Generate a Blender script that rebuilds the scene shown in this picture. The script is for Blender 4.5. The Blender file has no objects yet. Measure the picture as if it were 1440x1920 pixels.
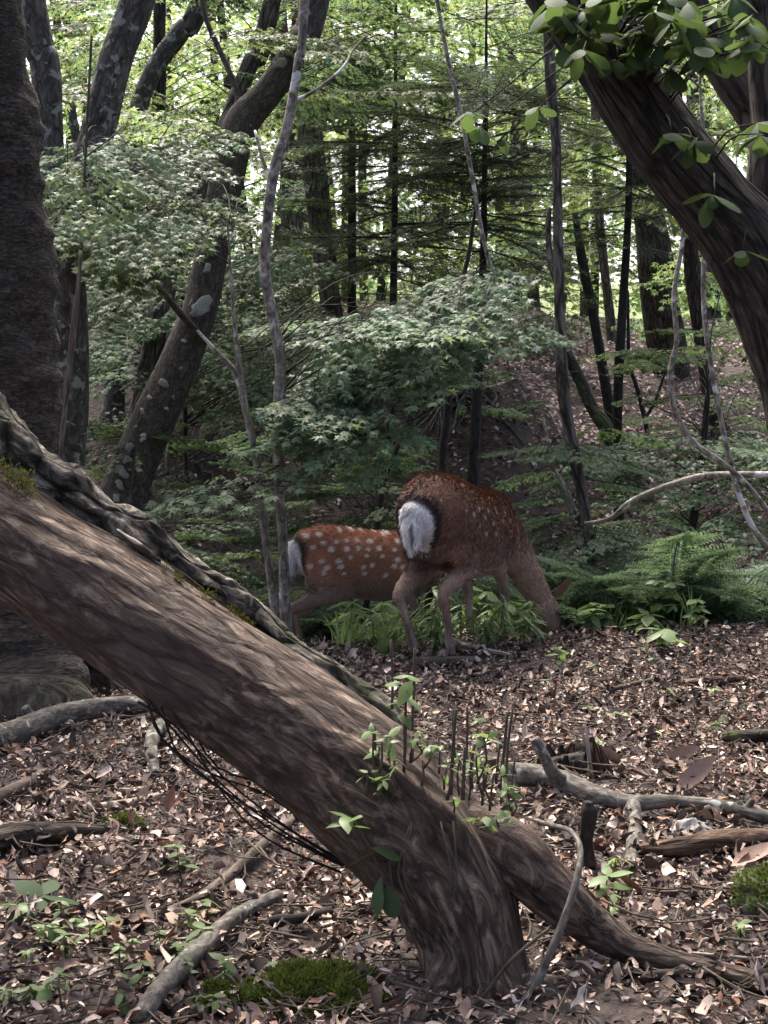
import bpy, math, random
import numpy as np
from mathutils import Vector, Matrix

# ------------------------------------------------------------------ camera, sky, sun, exposure
S = bpy.context.scene
COL = S.collection
F = 2880.0                       # focal length in photo pixels (photo 1440 x 1920)
CAMZ = 1.2
PITCH = math.atan(260.0 / F)     # the horizon lies at row 700
cam_d = bpy.data.cameras.new('camera'); cam = bpy.data.objects.new('camera', cam_d); COL.objects.link(cam)
cam.location = (0, 0, CAMZ); cam.rotation_euler = (math.pi / 2 - PITCH, 0, 0)
cam_d.sensor_fit = 'VERTICAL'; cam_d.sensor_height = 24.0; cam_d.lens = 24.0 * F / 1920.0
cam_d.clip_start = 0.05; cam_d.clip_end = 1500.0
S.camera = cam

SUN_EL, SUN_AZ = math.radians(58), math.radians(-18)      # azimuth measured from +Y towards +X: ahead, a little to the left
w = bpy.data.worlds.new('World'); S.world = w; w.use_nodes = True
nt = w.node_tree; nt.nodes.clear()
sky = nt.nodes.new('ShaderNodeTexSky'); sky.sky_type = 'NISHITA'; sky.sun_disc = False
sky.sun_elevation = SUN_EL; sky.sun_rotation = SUN_AZ; sky.dust_density = 5.0; sky.air_density = 0.35; sky.ozone_density = 0.0
bg = nt.nodes.new('ShaderNodeBackground'); bg.inputs['Strength'].default_value = 0.13
wo = nt.nodes.new('ShaderNodeOutputWorld')
nt.links.new(sky.outputs[0], bg.inputs[0]); nt.links.new(bg.outputs[0], wo.inputs[0])
sd = bpy.data.lights.new('sun', 'SUN'); so = bpy.data.objects.new('sun', sd); COL.objects.link(so)
sd.energy = 1.5; sd.angle = math.radians(14); sd.color = (1.0, 0.95, 0.86)
tos = Vector((math.sin(SUN_AZ) * math.cos(SUN_EL), math.cos(SUN_AZ) * math.cos(SUN_EL), math.sin(SUN_EL)))
so.rotation_euler = tos.to_track_quat('Z', 'Y').to_euler(); so.location = (0, 0, 30)
S.view_settings.view_transform = 'Standard'; S.view_settings.look = 'None'
S.view_settings.exposure = 2.15; S.view_settings.gamma = 1.0
try: S.view_settings.use_curve_mapping = False
except Exception: pass
S.cycles.max_bounces = 7; S.cycles.diffuse_bounces = 3; S.cycles.glossy_bounces = 2
S.cycles.transmission_bounces = 4; S.cycles.transparent_max_bounces = 4
S.cycles.caustics_reflective = False; S.cycles.caustics_refractive = False
S.cycles.sample_clamp_indirect = 6.0

rng = np.random.default_rng(11)
random.seed(5)

# ------------------------------------------------------------------ small maths helpers
CP, SP = math.cos(PITCH), math.sin(PITCH)
def pt(px, py, Y):
    """photo pixel at world distance Y (metres along +Y) -> world point"""
    a, b = (px - 720) / F, -(py - 960) / F
    d = np.array([a, CP + b * SP, -SP + b * CP])
    return np.array([0, 0, CAMZ]) + d * (Y / d[1])
def topx(p):
    """world points (N,3) -> photo pixels"""
    q = np.atleast_2d(p) - np.array([0, 0, CAMZ])
    z = q[:, 1] * CP - q[:, 2] * SP
    u = q[:, 1] * SP + q[:, 2] * CP
    return 720 + F * q[:, 0] / z, 960 - F * u / z
def pxm(Y): return Y / F          # metres per photo pixel

def _h(ix, iy, iz, seed):
    n = (ix * 374761393 + iy * 668265263 + iz * 2147483647 + seed * 974711) & 0xFFFFFFFF
    n = ((n ^ (n >> 13)) * 1274126177) & 0xFFFFFFFF
    n = ((n ^ (n >> 16)) * 2246822519) & 0xFFFFFFFF
    return ((n ^ (n >> 15)) & 0xFFFFFF) / float(0xFFFFFF) * 2 - 1
def vnoise(p, seed=0):
    p = np.asarray(p, float); i = np.floor(p).astype(np.int64); f = p - i; f = f * f * (3 - 2 * f)
    r = 0
    for a in (0, 1):
        for b in (0, 1):
            for c in (0, 1):
                wgt = (f[..., 0] if a else 1 - f[..., 0]) * (f[..., 1] if b else 1 - f[..., 1]) * (f[..., 2] if c else 1 - f[..., 2])
                r = r + wgt * _h(i[..., 0] + a, i[..., 1] + b, i[..., 2] + c, seed)
    return r
def fbm(p, octv=4, seed=0):
    p = np.asarray(p, float); r = 0; a = 1.0
    for o in range(octv):
        r = r + a * vnoise(p * 2 ** o, seed + o * 17); a *= 0.5
    return r
def sstep(a, b, x):
    t = np.clip((x - a) / (b - a), 0, 1); return t * t * (3 - 2 * t)
def lerp(a, b, t): return a + (b - a) * t

def H(x, y):
    """height of the forest floor"""
    x = np.asarray(x, float); y = np.asarray(y, float)
    p = np.stack([x, y, 0 * x + 3.3], -1)
    near = 0.035 * fbm(p * 1.3, 3, 3) * sstep(0, 1, y * 0 + 1) + 0.012 * fbm(p * 6, 2, 9)
    edge = 6.55 + 0.22 * x + 0.12 * vnoise(p * 1.1, 5)
    drop = -0.6 * sstep(0, 2.0, y - edge)
    u = x / np.maximum(y, 1.0) * F + 720        # across the picture, so the bank runs along the view
    rl = 1.95 * sstep(9.6, 13.6, y) + 1.0 * sstep(13, 26, y)
    rr = 1.15 * sstep(9.2, 13.5, y) + 1.25 * sstep(13.0, 21.0, y) + 0.45 * sstep(21, 34, y)
    m = sstep(880, 1060, u + 60 * vnoise(p * 0.6, 8))
    rise = rl * (1 - m) + rr * m
    far = 0.16 * fbm(p * 0.55, 3, 21) * sstep(9, 12, y) + 0.05 * fbm(p * 2.3, 2, 23) * sstep(8, 11, y)
    hill = 0.06 * np.maximum(y - 45, 0)
    return near + drop + rise + far + hill
def h1(x, y): return float(H(np.array([x]), np.array([y]))[0])
_GY = np.concatenate([np.arange(1.6, 9, .01), np.arange(9, 40, .03)])
def G(px, py, lift=0.0):
    """where the view ray of a photo pixel meets the forest floor"""
    a, b = (px - 720) / F, -(py - 960) / F
    d = np.array([a, CP + b * SP, -SP + b * CP]); P = np.array([0, 0, CAMZ]) + d * (_GY / d[1])[:, None]
    k = np.argmax(P[:, 2] <= H(P[:, 0], P[:, 1])); p = P[k]
    return np.array([p[0], p[1], h1(p[0], p[1]) + lift])

# ------------------------------------------------------------------ mesh building
class MB:
    def __init__(s): s.V = []; s.F = []; s.C = []; s.B = []; s.M = []; s.n = 0
    def add(s, V, Fs, col=(1, 1, 1), bark=None, mat=0):
        V = np.asarray(V, float).reshape(-1, 3); k = len(V)
        col = np.asarray(col, float)
        if col.ndim == 1: col = np.tile(col, (k, 1))
        s.V.append(V); s.C.append(col); s.B.append(V if bark is None else bark)
        for f in Fs:
            f = np.asarray(f, np.int64)
            if len(f): s.F.append(f + s.n); s.M.append(np.full(len(f), mat, np.int32))
        s.n += k
    def mesh(s, name, mats, smooth=True):
        me = bpy.data.meshes.new(name)
        V = np.concatenate(s.V); C = np.concatenate(s.C); B = np.concatenate(s.B)
        idx = np.concatenate([f.ravel() for f in s.F]); tot = np.concatenate([np.full(len(f), f.shape[1]) for f in s.F])
        st = np.concatenate([[0], np.cumsum(tot)[:-1]])
        me.vertices.add(len(V)); me.vertices.foreach_set('co', V.astype(np.float32).ravel())
        me.loops.add(len(idx)); me.loops.foreach_set('vertex_index', idx.astype(np.int32))
        me.polygons.add(len(tot)); me.polygons.foreach_set('loop_start', st.astype(np.int32))
        me.polygons.foreach_set('use_smooth', np.full(len(tot), smooth, bool))
        me.polygons.foreach_set('material_index', np.concatenate(s.M))
        a = me.attributes.new('col', 'FLOAT_COLOR', 'POINT')
        a.data.foreach_set('color', np.concatenate([C, np.ones((len(C), 1))], 1).astype(np.float32).ravel())
        b = me.attributes.new('bark', 'FLOAT_VECTOR', 'POINT'); b.data.foreach_set('vector', B.astype(np.float32).ravel())
        for m in (mats if isinstance(mats, (list, tuple)) else [mats]): me.materials.append(m)
        me.update(calc_edges=True); me.validate()
        return me
    def build(s, name, mats, parent=None, smooth=True):
        return link(name, s.mesh(name, mats, smooth), parent)

def link(name, data, parent=None):
    o = bpy.data.objects.new(name, data); COL.objects.link(o)
    if parent is not None: par(o, parent)
    return o
def par(o, p):
    o.parent = p
    if p.type == 'EMPTY': o.matrix_parent_inverse = Matrix.Translation(-p.location)
def tag(o, label=None, cat=None, group=None, kind=None):
    if label: o['label'] = label
    if cat: o['category'] = cat
    if group: o['group'] = group
    if kind: o['kind'] = kind
    return o
def thing(name, loc, label, cat, group=None):
    o = bpy.data.objects.new(name, None); COL.objects.link(o); o.location = [float(v) for v in loc]
    o.empty_display_size = 0.1
    return tag(o, label, cat, group)

def catmull(P, R, step):
    P = np.asarray(P, float); R = np.asarray(R, float)
    Q = np.vstack([2 * P[0] - P[1], P, 2 * P[-1] - P[-2]]); q = np.concatenate([[R[0]], R, [R[-1]]])
    oP, oR = [], []
    for i in range(len(P) - 1):
        L = np.linalg.norm(P[i + 1] - P[i]); k = max(1, int(math.ceil(L / step)))
        t = (np.arange(k) / k)[:, None]
        a, b, c, d = Q[i], Q[i + 1], Q[i + 2], Q[i + 3]
        oP.append(0.5 * ((2 * b) + (c - a) * t + (2 * a - 5 * b + 4 * c - d) * t ** 2 + (3 * b - a - 3 * c + d) * t ** 3))
        t = t[:, 0]
        oR.append(lerp(q[i + 1], q[i + 2], t * t * (3 - 2 * t)))
    oP.append(P[-1:]); oR.append(R[-1:])
    return np.vstack(oP), np.concatenate(oR)
def frames(P, up=None):
    T = np.gradient(P, axis=0); T /= np.linalg.norm(T, axis=1)[:, None] + 1e-9
    u = np.array(up if up is not None else ([1, 0, 0] if abs(T[0][0]) < 0.8 else [0, 0, 1]), float)
    N = np.zeros_like(P)
    for i in range(len(P)):
        u = u - T[i] * np.dot(u, T[i]); u /= np.linalg.norm(u) + 1e-9; N[i] = u
    return T, N, np.cross(T, N)
def tube(mb, P, R, n=8, step=0.1, disp=None, col=(1, 1, 1), mat=0, wob=0.0, seed=0, up=None, sx=1.0, sy=1.0, colf=None):
    P, R = catmull(P, R, step)
    if wob:
        o = np.stack([vnoise(P * 2.1, seed + k * 7) for k in range(3)], -1); o[0] *= 0.2; P = P + wob * o
    T, N, B = frames(P, up); m = len(P)
    al = np.concatenate([[0], np.cumsum(np.linalg.norm(np.diff(P, axis=0), axis=1))])
    th = np.arange(n) * 2 * math.pi / n
    rb = max(float(np.mean(R)), 1e-4)
    bark = np.stack([rb * np.cos(th)[None] + 0 * al[:, None], rb * np.sin(th)[None] + 0 * al[:, None], al[:, None] + 0 * th[None]], -1) + seed * 1.37
    rad = R[:, None] * np.ones(n)[None]
    if disp is not None: rad = rad + disp(bark, rad, al[:, None] / al[-1] + 0 * th[None], th[None] + 0 * al[:, None])
    V = P[:, None] + rad[..., None] * (sx * np.cos(th)[None, :, None] * N[:, None] + sy * np.sin(th)[None, :, None] * B[:, None])
    i = np.arange(m - 1)[:, None] * n; j = np.arange(n)[None]; k = (j + 1) % n
    Fq = np.stack([i + j, i + k, i + n + k, i + n + j], -1).reshape(-1, 4)
    V2 = np.vstack([V.reshape(-1, 3), P[0:1], P[-1:]]); e0 = m * n; jj = np.arange(n); kk = (jj + 1) % n
    f0 = np.stack([kk, jj, 0 * jj + e0], -1); f1 = np.stack([(m - 1) * n + jj, (m - 1) * n + kk, 0 * jj + e0 + 1], -1)
    bk = np.vstack([bark.reshape(-1, 3), bark[0].mean(0)[None], bark[-1].mean(0)[None]])
    c = col
    if colf is not None: c = np.vstack([colf(V.reshape(-1, 3), bark.reshape(-1, 3)), np.ones((2, 3))])
    mb.add(V2, [Fq, f0, f1], c, bk, mat)
    return P

def rotm(yaw, pitch, roll):
    yaw, pitch, roll = np.broadcast_arrays(np.asarray(yaw, float), pitch, roll)
    cy, sy, cp, sp, cr, sr = np.cos(yaw), np.sin(yaw), np.cos(pitch), np.sin(pitch), np.cos(roll), np.sin(roll)
    return np.stack([np.stack([cy * cp, cy * sp * sr - sy * cr, cy * sp * cr + sy * sr], -1),
                     np.stack([sy * cp, sy * sp * sr + cy * cr, sy * sp * cr - cy * sr], -1),
                     np.stack([-sp, cp * sr, cp * cr], -1)], -2)
def scatter(mb, tpl, pos, R, sc, col, mat=0):
    V, Fs = tpl; N = len(pos); nv = len(V)
    if N == 0: return
    W = np.einsum('nij,vj->nvi', R, V) * np.asarray(sc)[:, None, None] + np.asarray(pos)[:, None]
    off = (np.arange(N) * nv)[:, None, None]
    mb.add(W.reshape(-1, 3), [(f[None] + off).reshape(-1, f.shape[1]) for f in Fs], np.repeat(np.asarray(col), nv, 0), None, mat)

# leaf shapes: unit length along +x
def t_maple(fold=0.18, droop=0.16):
    c = np.array([0.3, 0.0]); A = [(0, .72), (26, .30), (54, .62), (84, .27), (116, .46), (180, .28)]
    out = [(a, r) for a, r in A] + [(-a, r) for a, r in A[-2:0:-1]]
    P = [c] + [c + r * np.array([math.cos(math.radians(a)), math.sin(math.radians(a))]) for a, r in out]
    P = np.array(P); z = -fold * np.abs(P[:, 1]) - droop * P[:, 0] ** 2
    k = len(out); f = np.array([[0, 1 + i, 1 + (i + 1) % k] for i in range(k)])
    return np.column_stack([P, z]), [f]
def t_ovate(w=.3, fold=.1, droop=.15, curl=0.0, roll=0.0, st=(0.18, .45, .75), wd=(.72, 1, .62), twist=0.0):
    V = [(0, 0, 0)]
    for t, q in zip(st, wd):
        for s in (1, 0, -1): V.append((t, s * w * q, -fold * abs(s) * w * q))
    V.append((1, 0, 0)); V = np.array(V, float)
    if roll:      # roll the blade round its midrib
        a = V[:, 1] * roll / w; r = w / roll
        V[:, 2] += r * (1 - np.cos(a)) ; V[:, 1] = r * np.sin(a)
    if twist:
        a = twist * V[:, 0]; y, z = V[:, 1].copy(), V[:, 2].copy()
        V[:, 1] = y * np.cos(a) - z * np.sin(a); V[:, 2] = y * np.sin(a) + z * np.cos(a)
    V[:, 2] += curl * V[:, 0] ** 2 - droop * V[:, 0] ** 2
    q = []; 
    for i in range(len(st) - 1):
        b = 1 + 3 * i
        q += [[b, b + 1, b + 4, b + 3], [b + 1, b + 2, b + 5, b + 4]]
    e = 1 + 3 * (len(st) - 1); l = len(V) - 1
    tri = [[0, 2, 1], [0, 3, 2], [e, e + 1, l], [e + 1, e + 2, l]]
    return V, [np.array(q), np.array(tri)]
def t_quad(w=.32):
    V = np.array([(0, 0, 0), (.5, w, .03), (1, 0, -.1), (.5, -w, .03)], float)
    return V, [np.array([[0, 1, 2], [0, 2, 3]])]

# ------------------------------------------------------------------ materials
def newmat(name):
    m = bpy.data.materials.new(name); m.use_nodes = True; m.node_tree.nodes.clear()
    return m, m.node_tree.nodes, m.node_tree.links
def nd(N, t, **k):
    n = N.new(t)
    for a, b in k.items(): setattr(n, a, b)
    return n
def ramp(N, L, src, stops):
    r = N.new('ShaderNodeValToRGB'); L.new(src, r.inputs[0]); e = r.color_ramp.elements
    while len(e) < len(stops): e.new(0.5)
    for i, (p, c) in enumerate(stops): e[i].position = p; e[i].color = (*c, 1) if not np.isscalar(c) else (c, c, c, 1)
    return r.outputs[0]
def mixc(N, L, f, a, b, mode='MIX'):
    m = N.new('ShaderNodeMix'); m.data_type = 'RGBA'; m.blend_type = mode
    for s, i in ((f, 0), (a, 6), (b, 7)):
        if hasattr(s, 'is_output'): L.new(s, m.inputs[i])
        elif i == 0: m.inputs[0].default_value = s
        else: m.inputs[i].default_value = (*s, 1)
    return m.outputs[2]
def noise(N, L, vec, scale, detail=4, rough=.55, dist=0.0):
    n = N.new('ShaderNodeTexNoise'); n.inputs['Scale'].default_value = scale; n.inputs['Detail'].default_value = detail
    n.inputs['Roughness'].default_value = rough; n.inputs['Distortion'].default_value = dist
    if vec is not None: L.new(vec, n.inputs['Vector'])
    return n.outputs[0]
def mapping(N, L, vec, sc):
    m = N.new('ShaderNodeMapping'); m.inputs['Scale'].default_value = sc; L.new(vec, m.inputs['Vector']); return m.outputs[0]
def math_(N, L, op, a, b):
    m = N.new('ShaderNodeMath'); m.operation = op
    for s, i in ((a, 0), (b, 1)):
        if hasattr(s, 'is_output'): L.new(s, m.inputs[i])
        else: m.inputs[i].default_value = s
    return m.outputs[0]

def leaf_mat(name, c, tc, trans=.4, rough=.42, var=.35, spec=.2):
    m, N, L = newmat(name)
    at = nd(N, 'ShaderNodeAttribute', attribute_name='col'); oi = N.new('ShaderNodeObjectInfo')
    br = N.new('ShaderNodeMapRange'); L.new(oi.outputs['Random'], br.inputs[0]); br.inputs[3].default_value = 1 - var; br.inputs[4].default_value = 1 + var
    def tint(cc):
        a = mixc(N, L, 1.0, at.outputs['Color'], cc, 'MULTIPLY')
        v = N.new('ShaderNodeVectorMath'); v.operation = 'SCALE'; L.new(a, v.inputs[0]); L.new(br.outputs[0], v.inputs['Scale'])
        return v.outputs[0]
    p = N.new('ShaderNodeBsdfPrincipled'); L.new(tint(c), p.inputs['Base Color']); p.inputs['Roughness'].default_value = rough
    p.inputs['Specular IOR Level'].default_value = spec
    t = N.new('ShaderNodeBsdfTranslucent'); L.new(tint(tc), t.inputs['Color'])
    x = N.new('ShaderNodeMixShader'); x.inputs[0].default_value = trans
    L.new(p.outputs[0], x.inputs[1]); L.new(t.outputs[0], x.inputs[2])
    o = N.new('ShaderNodeOutputMaterial'); L.new(x.outputs[0], o.inputs[0])
    return m
def attr_mat(name, rough=.8, spec=.25, mul=(1, 1, 1), nscale=60, namp=.35, bump=.0, sheen=0.0):
    m, N, L = newmat(name)
    at = nd(N, 'ShaderNodeAttribute', attribute_name='col'); tc = N.new('ShaderNodeTexCoord')
    n = noise(N, L, tc.outputs['Object'], nscale, 4)
    v = ramp(N, L, n, [(.3, 1 - namp), (.7, 1 + namp)])
    c = mixc(N, L, 1.0, mixc(N, L, 1.0, at.outputs['Color'], mul, 'MULTIPLY'), v, 'MULTIPLY')
    p = N.new('ShaderNodeBsdfPrincipled'); L.new(c, p.inputs['Base Color']); p.inputs['Roughness'].default_value = rough
    p.inputs['Specular IOR Level'].default_value = spec
    if sheen: p.inputs['Sheen Weight'].default_value = sheen
    if bump:
        b = N.new('ShaderNodeBump'); b.inputs['Strength'].default_value = bump; b.inputs['Distance'].default_value = .01
        L.new(n, b.inputs['Height']); L.new(b.outputs[0], p.inputs['Normal'])
    o = N.new('ShaderNodeOutputMaterial'); L.new(p.outputs[0], o.inputs[0])
    return m
def bark_mat(name, dark, mid, light, sa=40, sl=6, bump=.6, dist=.012, lichen=None, lsc=9, lth=.62, moss=0.0, patch=None, rough=.85, crack=0.6):
    m, N, L = newmat(name)
    dark, mid, light = [(c[0] * 1.03, c[1] * .98, c[2] * .86) for c in (dark, mid, light)]
    at = nd(N, 'ShaderNodeAttribute', attribute_name='bark').outputs['Vector']
    v = mapping(N, L, at, (sa, sa, sl))
    n1 = noise(N, L, v, 1.0, 8, .66, 1.4)
    n2 = noise(N, L, at, 5.0, 4, .55, .3)
    vo = nd(N, 'ShaderNodeTexVoronoi', feature='DISTANCE_TO_EDGE'); L.new(mixc(N, L, .25, v, mapping(N, L, at, (sa * .5, sa * .5, sl * .5))), vo.inputs['Vector'])
    vo.inputs['Scale'].default_value = .55
    cr = ramp(N, L, vo.outputs['Distance'], [(.0, 0.0), (.16, 1.0)])
    c = ramp(N, L, n1, [(.35, dark), (.5, mid), (.67, light)])
    if patch is not None: c = mixc(N, L, ramp(N, L, n2, [(.48, 0.0), (.62, 0.85)]), c, patch)
    c = mixc(N, L, math_(N, L, 'MULTIPLY', math_(N, L, 'SUBTRACT', 1.0, cr), crack), c, tuple(.35 * x for x in dark))
    if lichen is not None:
        ln = noise(N, L, at, lsc, 5, .6, .4)
        c = mixc(N, L, ramp(N, L, ln, [(lth, 0.0), (lth + .05, .85)]), c, lichen)
    if moss:
        ge = N.new('ShaderNodeNewGeometry'); sp = N.new('ShaderNodeSeparateXYZ'); L.new(ge.outputs['Normal'], sp.inputs[0])
        mn = noise(N, L, at, 7, 5, .6)
        f = math_(N, L, 'MULTIPLY', ramp(N, L, mn, [(.5, 0.0), (.6, 1.0)]), math_(N, L, 'ADD', .45, math_(N, L, 'MULTIPLY', sp.outputs[2], .5)))
        c = mixc(N, L, math_(N, L, 'MULTIPLY', f, moss), c, (.05, .065, .018))
    hgt = math_(N, L, 'ADD', n1, math_(N, L, 'MULTIPLY', cr, crack))
    b = N.new('ShaderNodeBump'); b.inputs['Strength'].default_value = bump; b.inputs['Distance'].default_value = dist; L.new(hgt, b.inputs['Height'])
    p = N.new('ShaderNodeBsdfPrincipled'); L.new(c, p.inputs['Base Color']); p.inputs['Roughness'].default_value = rough
    p.inputs['Specular IOR Level'].default_value = .25; L.new(b.outputs[0], p.inputs['Normal'])
    o = N.new('ShaderNodeOutputMaterial'); L.new(p.outputs[0], o.inputs[0])
    return m

M = {}
M['maple'] = leaf_mat('maple_leaf_green', (.11, .165, .095), (.20, .29, .13), .42, .5)
M['fresh'] = leaf_mat('fresh_leaf_yellow_green', (.12, .165, .08), (.26, .35, .13), .5, .45)
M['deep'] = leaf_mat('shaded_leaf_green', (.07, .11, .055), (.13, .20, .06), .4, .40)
M['fir'] = leaf_mat('fir_needle_green', (.06, .098, .058), (.10, .15, .055), .28, .5)
M['herb'] = leaf_mat('herb_leaf_green', (.15, .215, .09), (.25, .36, .10), .4, .4)
M['magnolia'] = leaf_mat('broad_leaf_green', (.045, .078, .035), (.10, .16, .04), .35, .6, .25, .15)
M['fern'] = leaf_mat('fern_green', (.105, .16, .095), (.16, .24, .11), .35, .42)
M['moss'] = leaf_mat('moss_green', (.10, .125, .022), (.14, .18, .03), .3, .7, .1)
M['far'] = leaf_mat('distant_leaf_green', (.125, .17, .07), (.30, .41, .13), .5, .5, .1)
M['litter'] = attr_mat('dead_leaf', .75, .3, nscale=45, namp=.3, bump=.25)
M['twig'] = bark_mat('twig_bark', (.03, .024, .02), (.07, .058, .05), (.16, .145, .13), 60, 20, .4, .003, crack=.2)
M['palewood'] = bark_mat('pale_wood', (.16, .14, .12), (.38, .34, .30), (.62, .58, .54), 60, 8, .4, .003, crack=.4)
M['greybranch'] = bark_mat('grey_branch_bark', (.035, .032, .03), (.10, .095, .09), (.24, .235, .22), 45, 18, .5, .004, lichen=(.33, .35, .31), lsc=22, lth=.62, crack=.3)
M['rotwood'] = bark_mat('rotten_wood', (.03, .019, .014), (.12, .078, .056), (.28, .20, .15), 60, 9, 1.0, .012, crack=.8)
M['flaky'] = bark_mat('dark_flaky_bark', (.018, .016, .014), (.058, .051, .045), (.17, .15, .135), 30, 70, 1.0, .03, crack=.22, moss=.35)
M['spotted'] = bark_mat('smooth_grey_bark', (.03, .027, .023), (.065, .059, .052), (.14, .13, .115), 45, 22, .6, .008, lichen=(.26, .29, .26), lsc=16, lth=.66, crack=.35)
M['furrow'] = bark_mat('furrowed_grey_bark', (.032, .028, .025), (.105, .095, .086), (.25, .23, .21), 40, 8, 1.0, .018, crack=.8)
M['furrowdark'] = bark_mat('dark_furrowed_bark', (.014, .012, .010), (.045, .039, .033), (.12, .105, .09), 44, 9, 1.0, .016, crack=.8)
M['slim'] = bark_mat('pale_blotched_bark', (.05, .045, .04), (.19, .178, .165), (.42, .40, .38), 28, 16, .5, .006, lichen=(.58, .57, .54), lsc=10, lth=.58, crack=.2)
M['darkslim'] = bark_mat('blackish_bark', (.010, .009, .009), (.022, .02, .019), (.05, .046, .042), 40, 12, .5, .005, crack=.4)
M['lichengrey'] = bark_mat('lichen_covered_bark', (.03, .028, .026), (.075, .073, .068), (.15, .15, .14), 30, 12, .7, .01, lichen=(.25, .265, .225), lsc=14, lth=.56, crack=.5)
M['lean'] = bark_mat('peeling_red_brown_bark', (.035, .023, .018), (.125, .088, .070), (.40, .32, .27), 42, 13, 1.0, .04, patch=(.11, .075, .058), crack=.36, rough=.65)
M['split'] = bark_mat('weathered_split_bark', (.018, .015, .012), (.12, .108, .095), (.50, .46, .42), 40, 18, 1.0, .035, crack=1.0, moss=.6)
M['root'] = bark_mat('root_bark', (.03, .024, .02), (.08, .066, .056), (.17, .15, .135), 40, 8, .5, .005, crack=.3)
M['mossbark'] = bark_mat('mossy_bark', (.015, .014, .012), (.05, .047, .04), (.10, .095, .08), 30, 14, .9, .012, moss=1.4, crack=.7)
M['lichen'] = attr_mat('lichen', .9, .1, nscale=90, namp=.25, bump=.3)
M['stone'] = attr_mat('mossy_stone', .9, .2, nscale=25, namp=.5, bump=.6)
M['coat'] = attr_mat('deer_coat', .75, .2, nscale=40, namp=.18)
M['fur'] = attr_mat('deer_fur', .6, .3, nscale=5, namp=.05)
def eye_mat():
    m, N, L = newmat('wet_black'); p = N.new('ShaderNodeBsdfPrincipled'); p.inputs['Base Color'].default_value = (.012, .009, .008, 1)
    p.inputs['Roughness'].default_value = .12; o = N.new('ShaderNodeOutputMaterial'); L.new(p.outputs[0], o.inputs[0]); return m
M['eye'] = eye_mat()
def soil_mat():
    m, N, L = newmat('forest_soil'); tc = N.new('ShaderNodeTexCoord').outputs['Object']
    n1 = noise(N, L, tc, 3.0, 8, .62); n2 = noise(N, L, tc, 28.0, 6, .65); n3 = noise(N, L, tc, .5, 3)
    c = ramp(N, L, n2, [(.3, (.022, .016, .013)), (.52, (.055, .038, .031)), (.72, (.14, .10, .082))])
    c = mixc(N, L, ramp(N, L, n1, [(.42, 0.0), (.6, .6)]), c, (.03, .022, .018))
    sp = N.new('ShaderNodeSeparateXYZ'); L.new(tc, sp.inputs[0])
    mr = N.new('ShaderNodeMapRange'); L.new(sp.outputs[1], mr.inputs[0]); mr.inputs[1].default_value = 19; mr.inputs[2].default_value = 24
    g = math_(N, L, 'MULTIPLY', mr.outputs[0], ramp(N, L, n3, [(.3, .6), (.6, 1.0)]))
    c = mixc(N, L, g, c, (.12, .17, .05))
    b = N.new('ShaderNodeBump'); b.inputs['Strength'].default_value = .9; b.inputs['Distance'].default_value = .03; L.new(n2, b.inputs['Height'])
    p = N.new('ShaderNodeBsdfPrincipled'); L.new(c, p.inputs['Base Color']); p.inputs['Roughness'].default_value = .9; L.new(b.outputs[0], p.inputs['Normal'])
    o = N.new('ShaderNodeOutputMaterial'); L.new(p.outputs[0], o.inputs[0]); return m
M['soil'] = soil_mat()

# ------------------------------------------------------------------ the ground
ys = np.concatenate([np.arange(-6, 2, .25), np.arange(2, 9, .045), np.arange(9, 26, .13), np.geomspace(26, 700, 60)])
sx_ = np.linspace(-1, 1, 181); sx_ = np.sign(sx_) * np.abs(sx_) ** 1.3
XX = sx_[None] * (0.75 * np.abs(ys) + 4)[:, None]; YY = np.repeat(ys[:, None], len(sx_), 1)
gv = np.stack([XX, YY, H(XX, YY)], -1)
a_, b_ = gv.shape[:2]; i = np.arange(a_ - 1)[:, None] * b_; j = np.arange(b_ - 1)[None]
mb = MB(); mb.add(gv.reshape(-1, 3), [np.stack([i + j, i + j + 1, i + b_ + j + 1, i + b_ + j], -1).reshape(-1, 4)])
tag(mb.build('ground', M['soil']), 'brown forest floor dipping behind the deer and rising to a bank', 'ground', kind='structure')

# ------------------------------------------------------------------ trees
HOSTS = []      # (tree empty, trunk polyline, bark)
def rough_disp(amp, sa=14, sl=3, seed=0, amp2=0.0):
    def d(bark, rad, t, th):
        v = amp * fbm(bark * np.array([sa, sa, sl]), 4, seed)
        if amp2: v = v + amp2 * fbm(bark * np.array([3, 3, 1.5]), 2, seed + 5)
        return v
    return d
def stem_pts(pts, dia, ground=True, ext=2.5):
    P = [pt(*p) for p in pts]; R = [d * .5 * pxm(p[2]) for d, p in zip(dia, pts)]
    if ext:      # the stem goes on above the frame
        dv = P[0] - P[1]; dv /= np.linalg.norm(dv); dv = dv * .6 + np.array([0, 0, .4]); dv /= np.linalg.norm(dv)
        P.insert(0, P[0] + dv * ext); R.insert(0, R[0] * .7)
    if ground:
        b = P[-1]; g = h1(b[0], b[1])
        if b[2] > g - .05:
            d = P[-1] - P[-2]; d /= np.linalg.norm(d)
            k = min((b[2] - g) / max(-d[2], .35), 1.5)
            e = b + d * k * .5; e2 = b + d * k; e2[2] = h1(e2[0], e2[1]) - .08
            if k > .3: P.append(np.array([e[0], e[1], (b[2] + e2[2]) / 2])); R.append(R[-1] * 1.05)
            P.append(e2); R.append(R[-1] * 1.25)
        else: P[-1][2] = g - .08
    return P[::-1], R[::-1]
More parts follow.
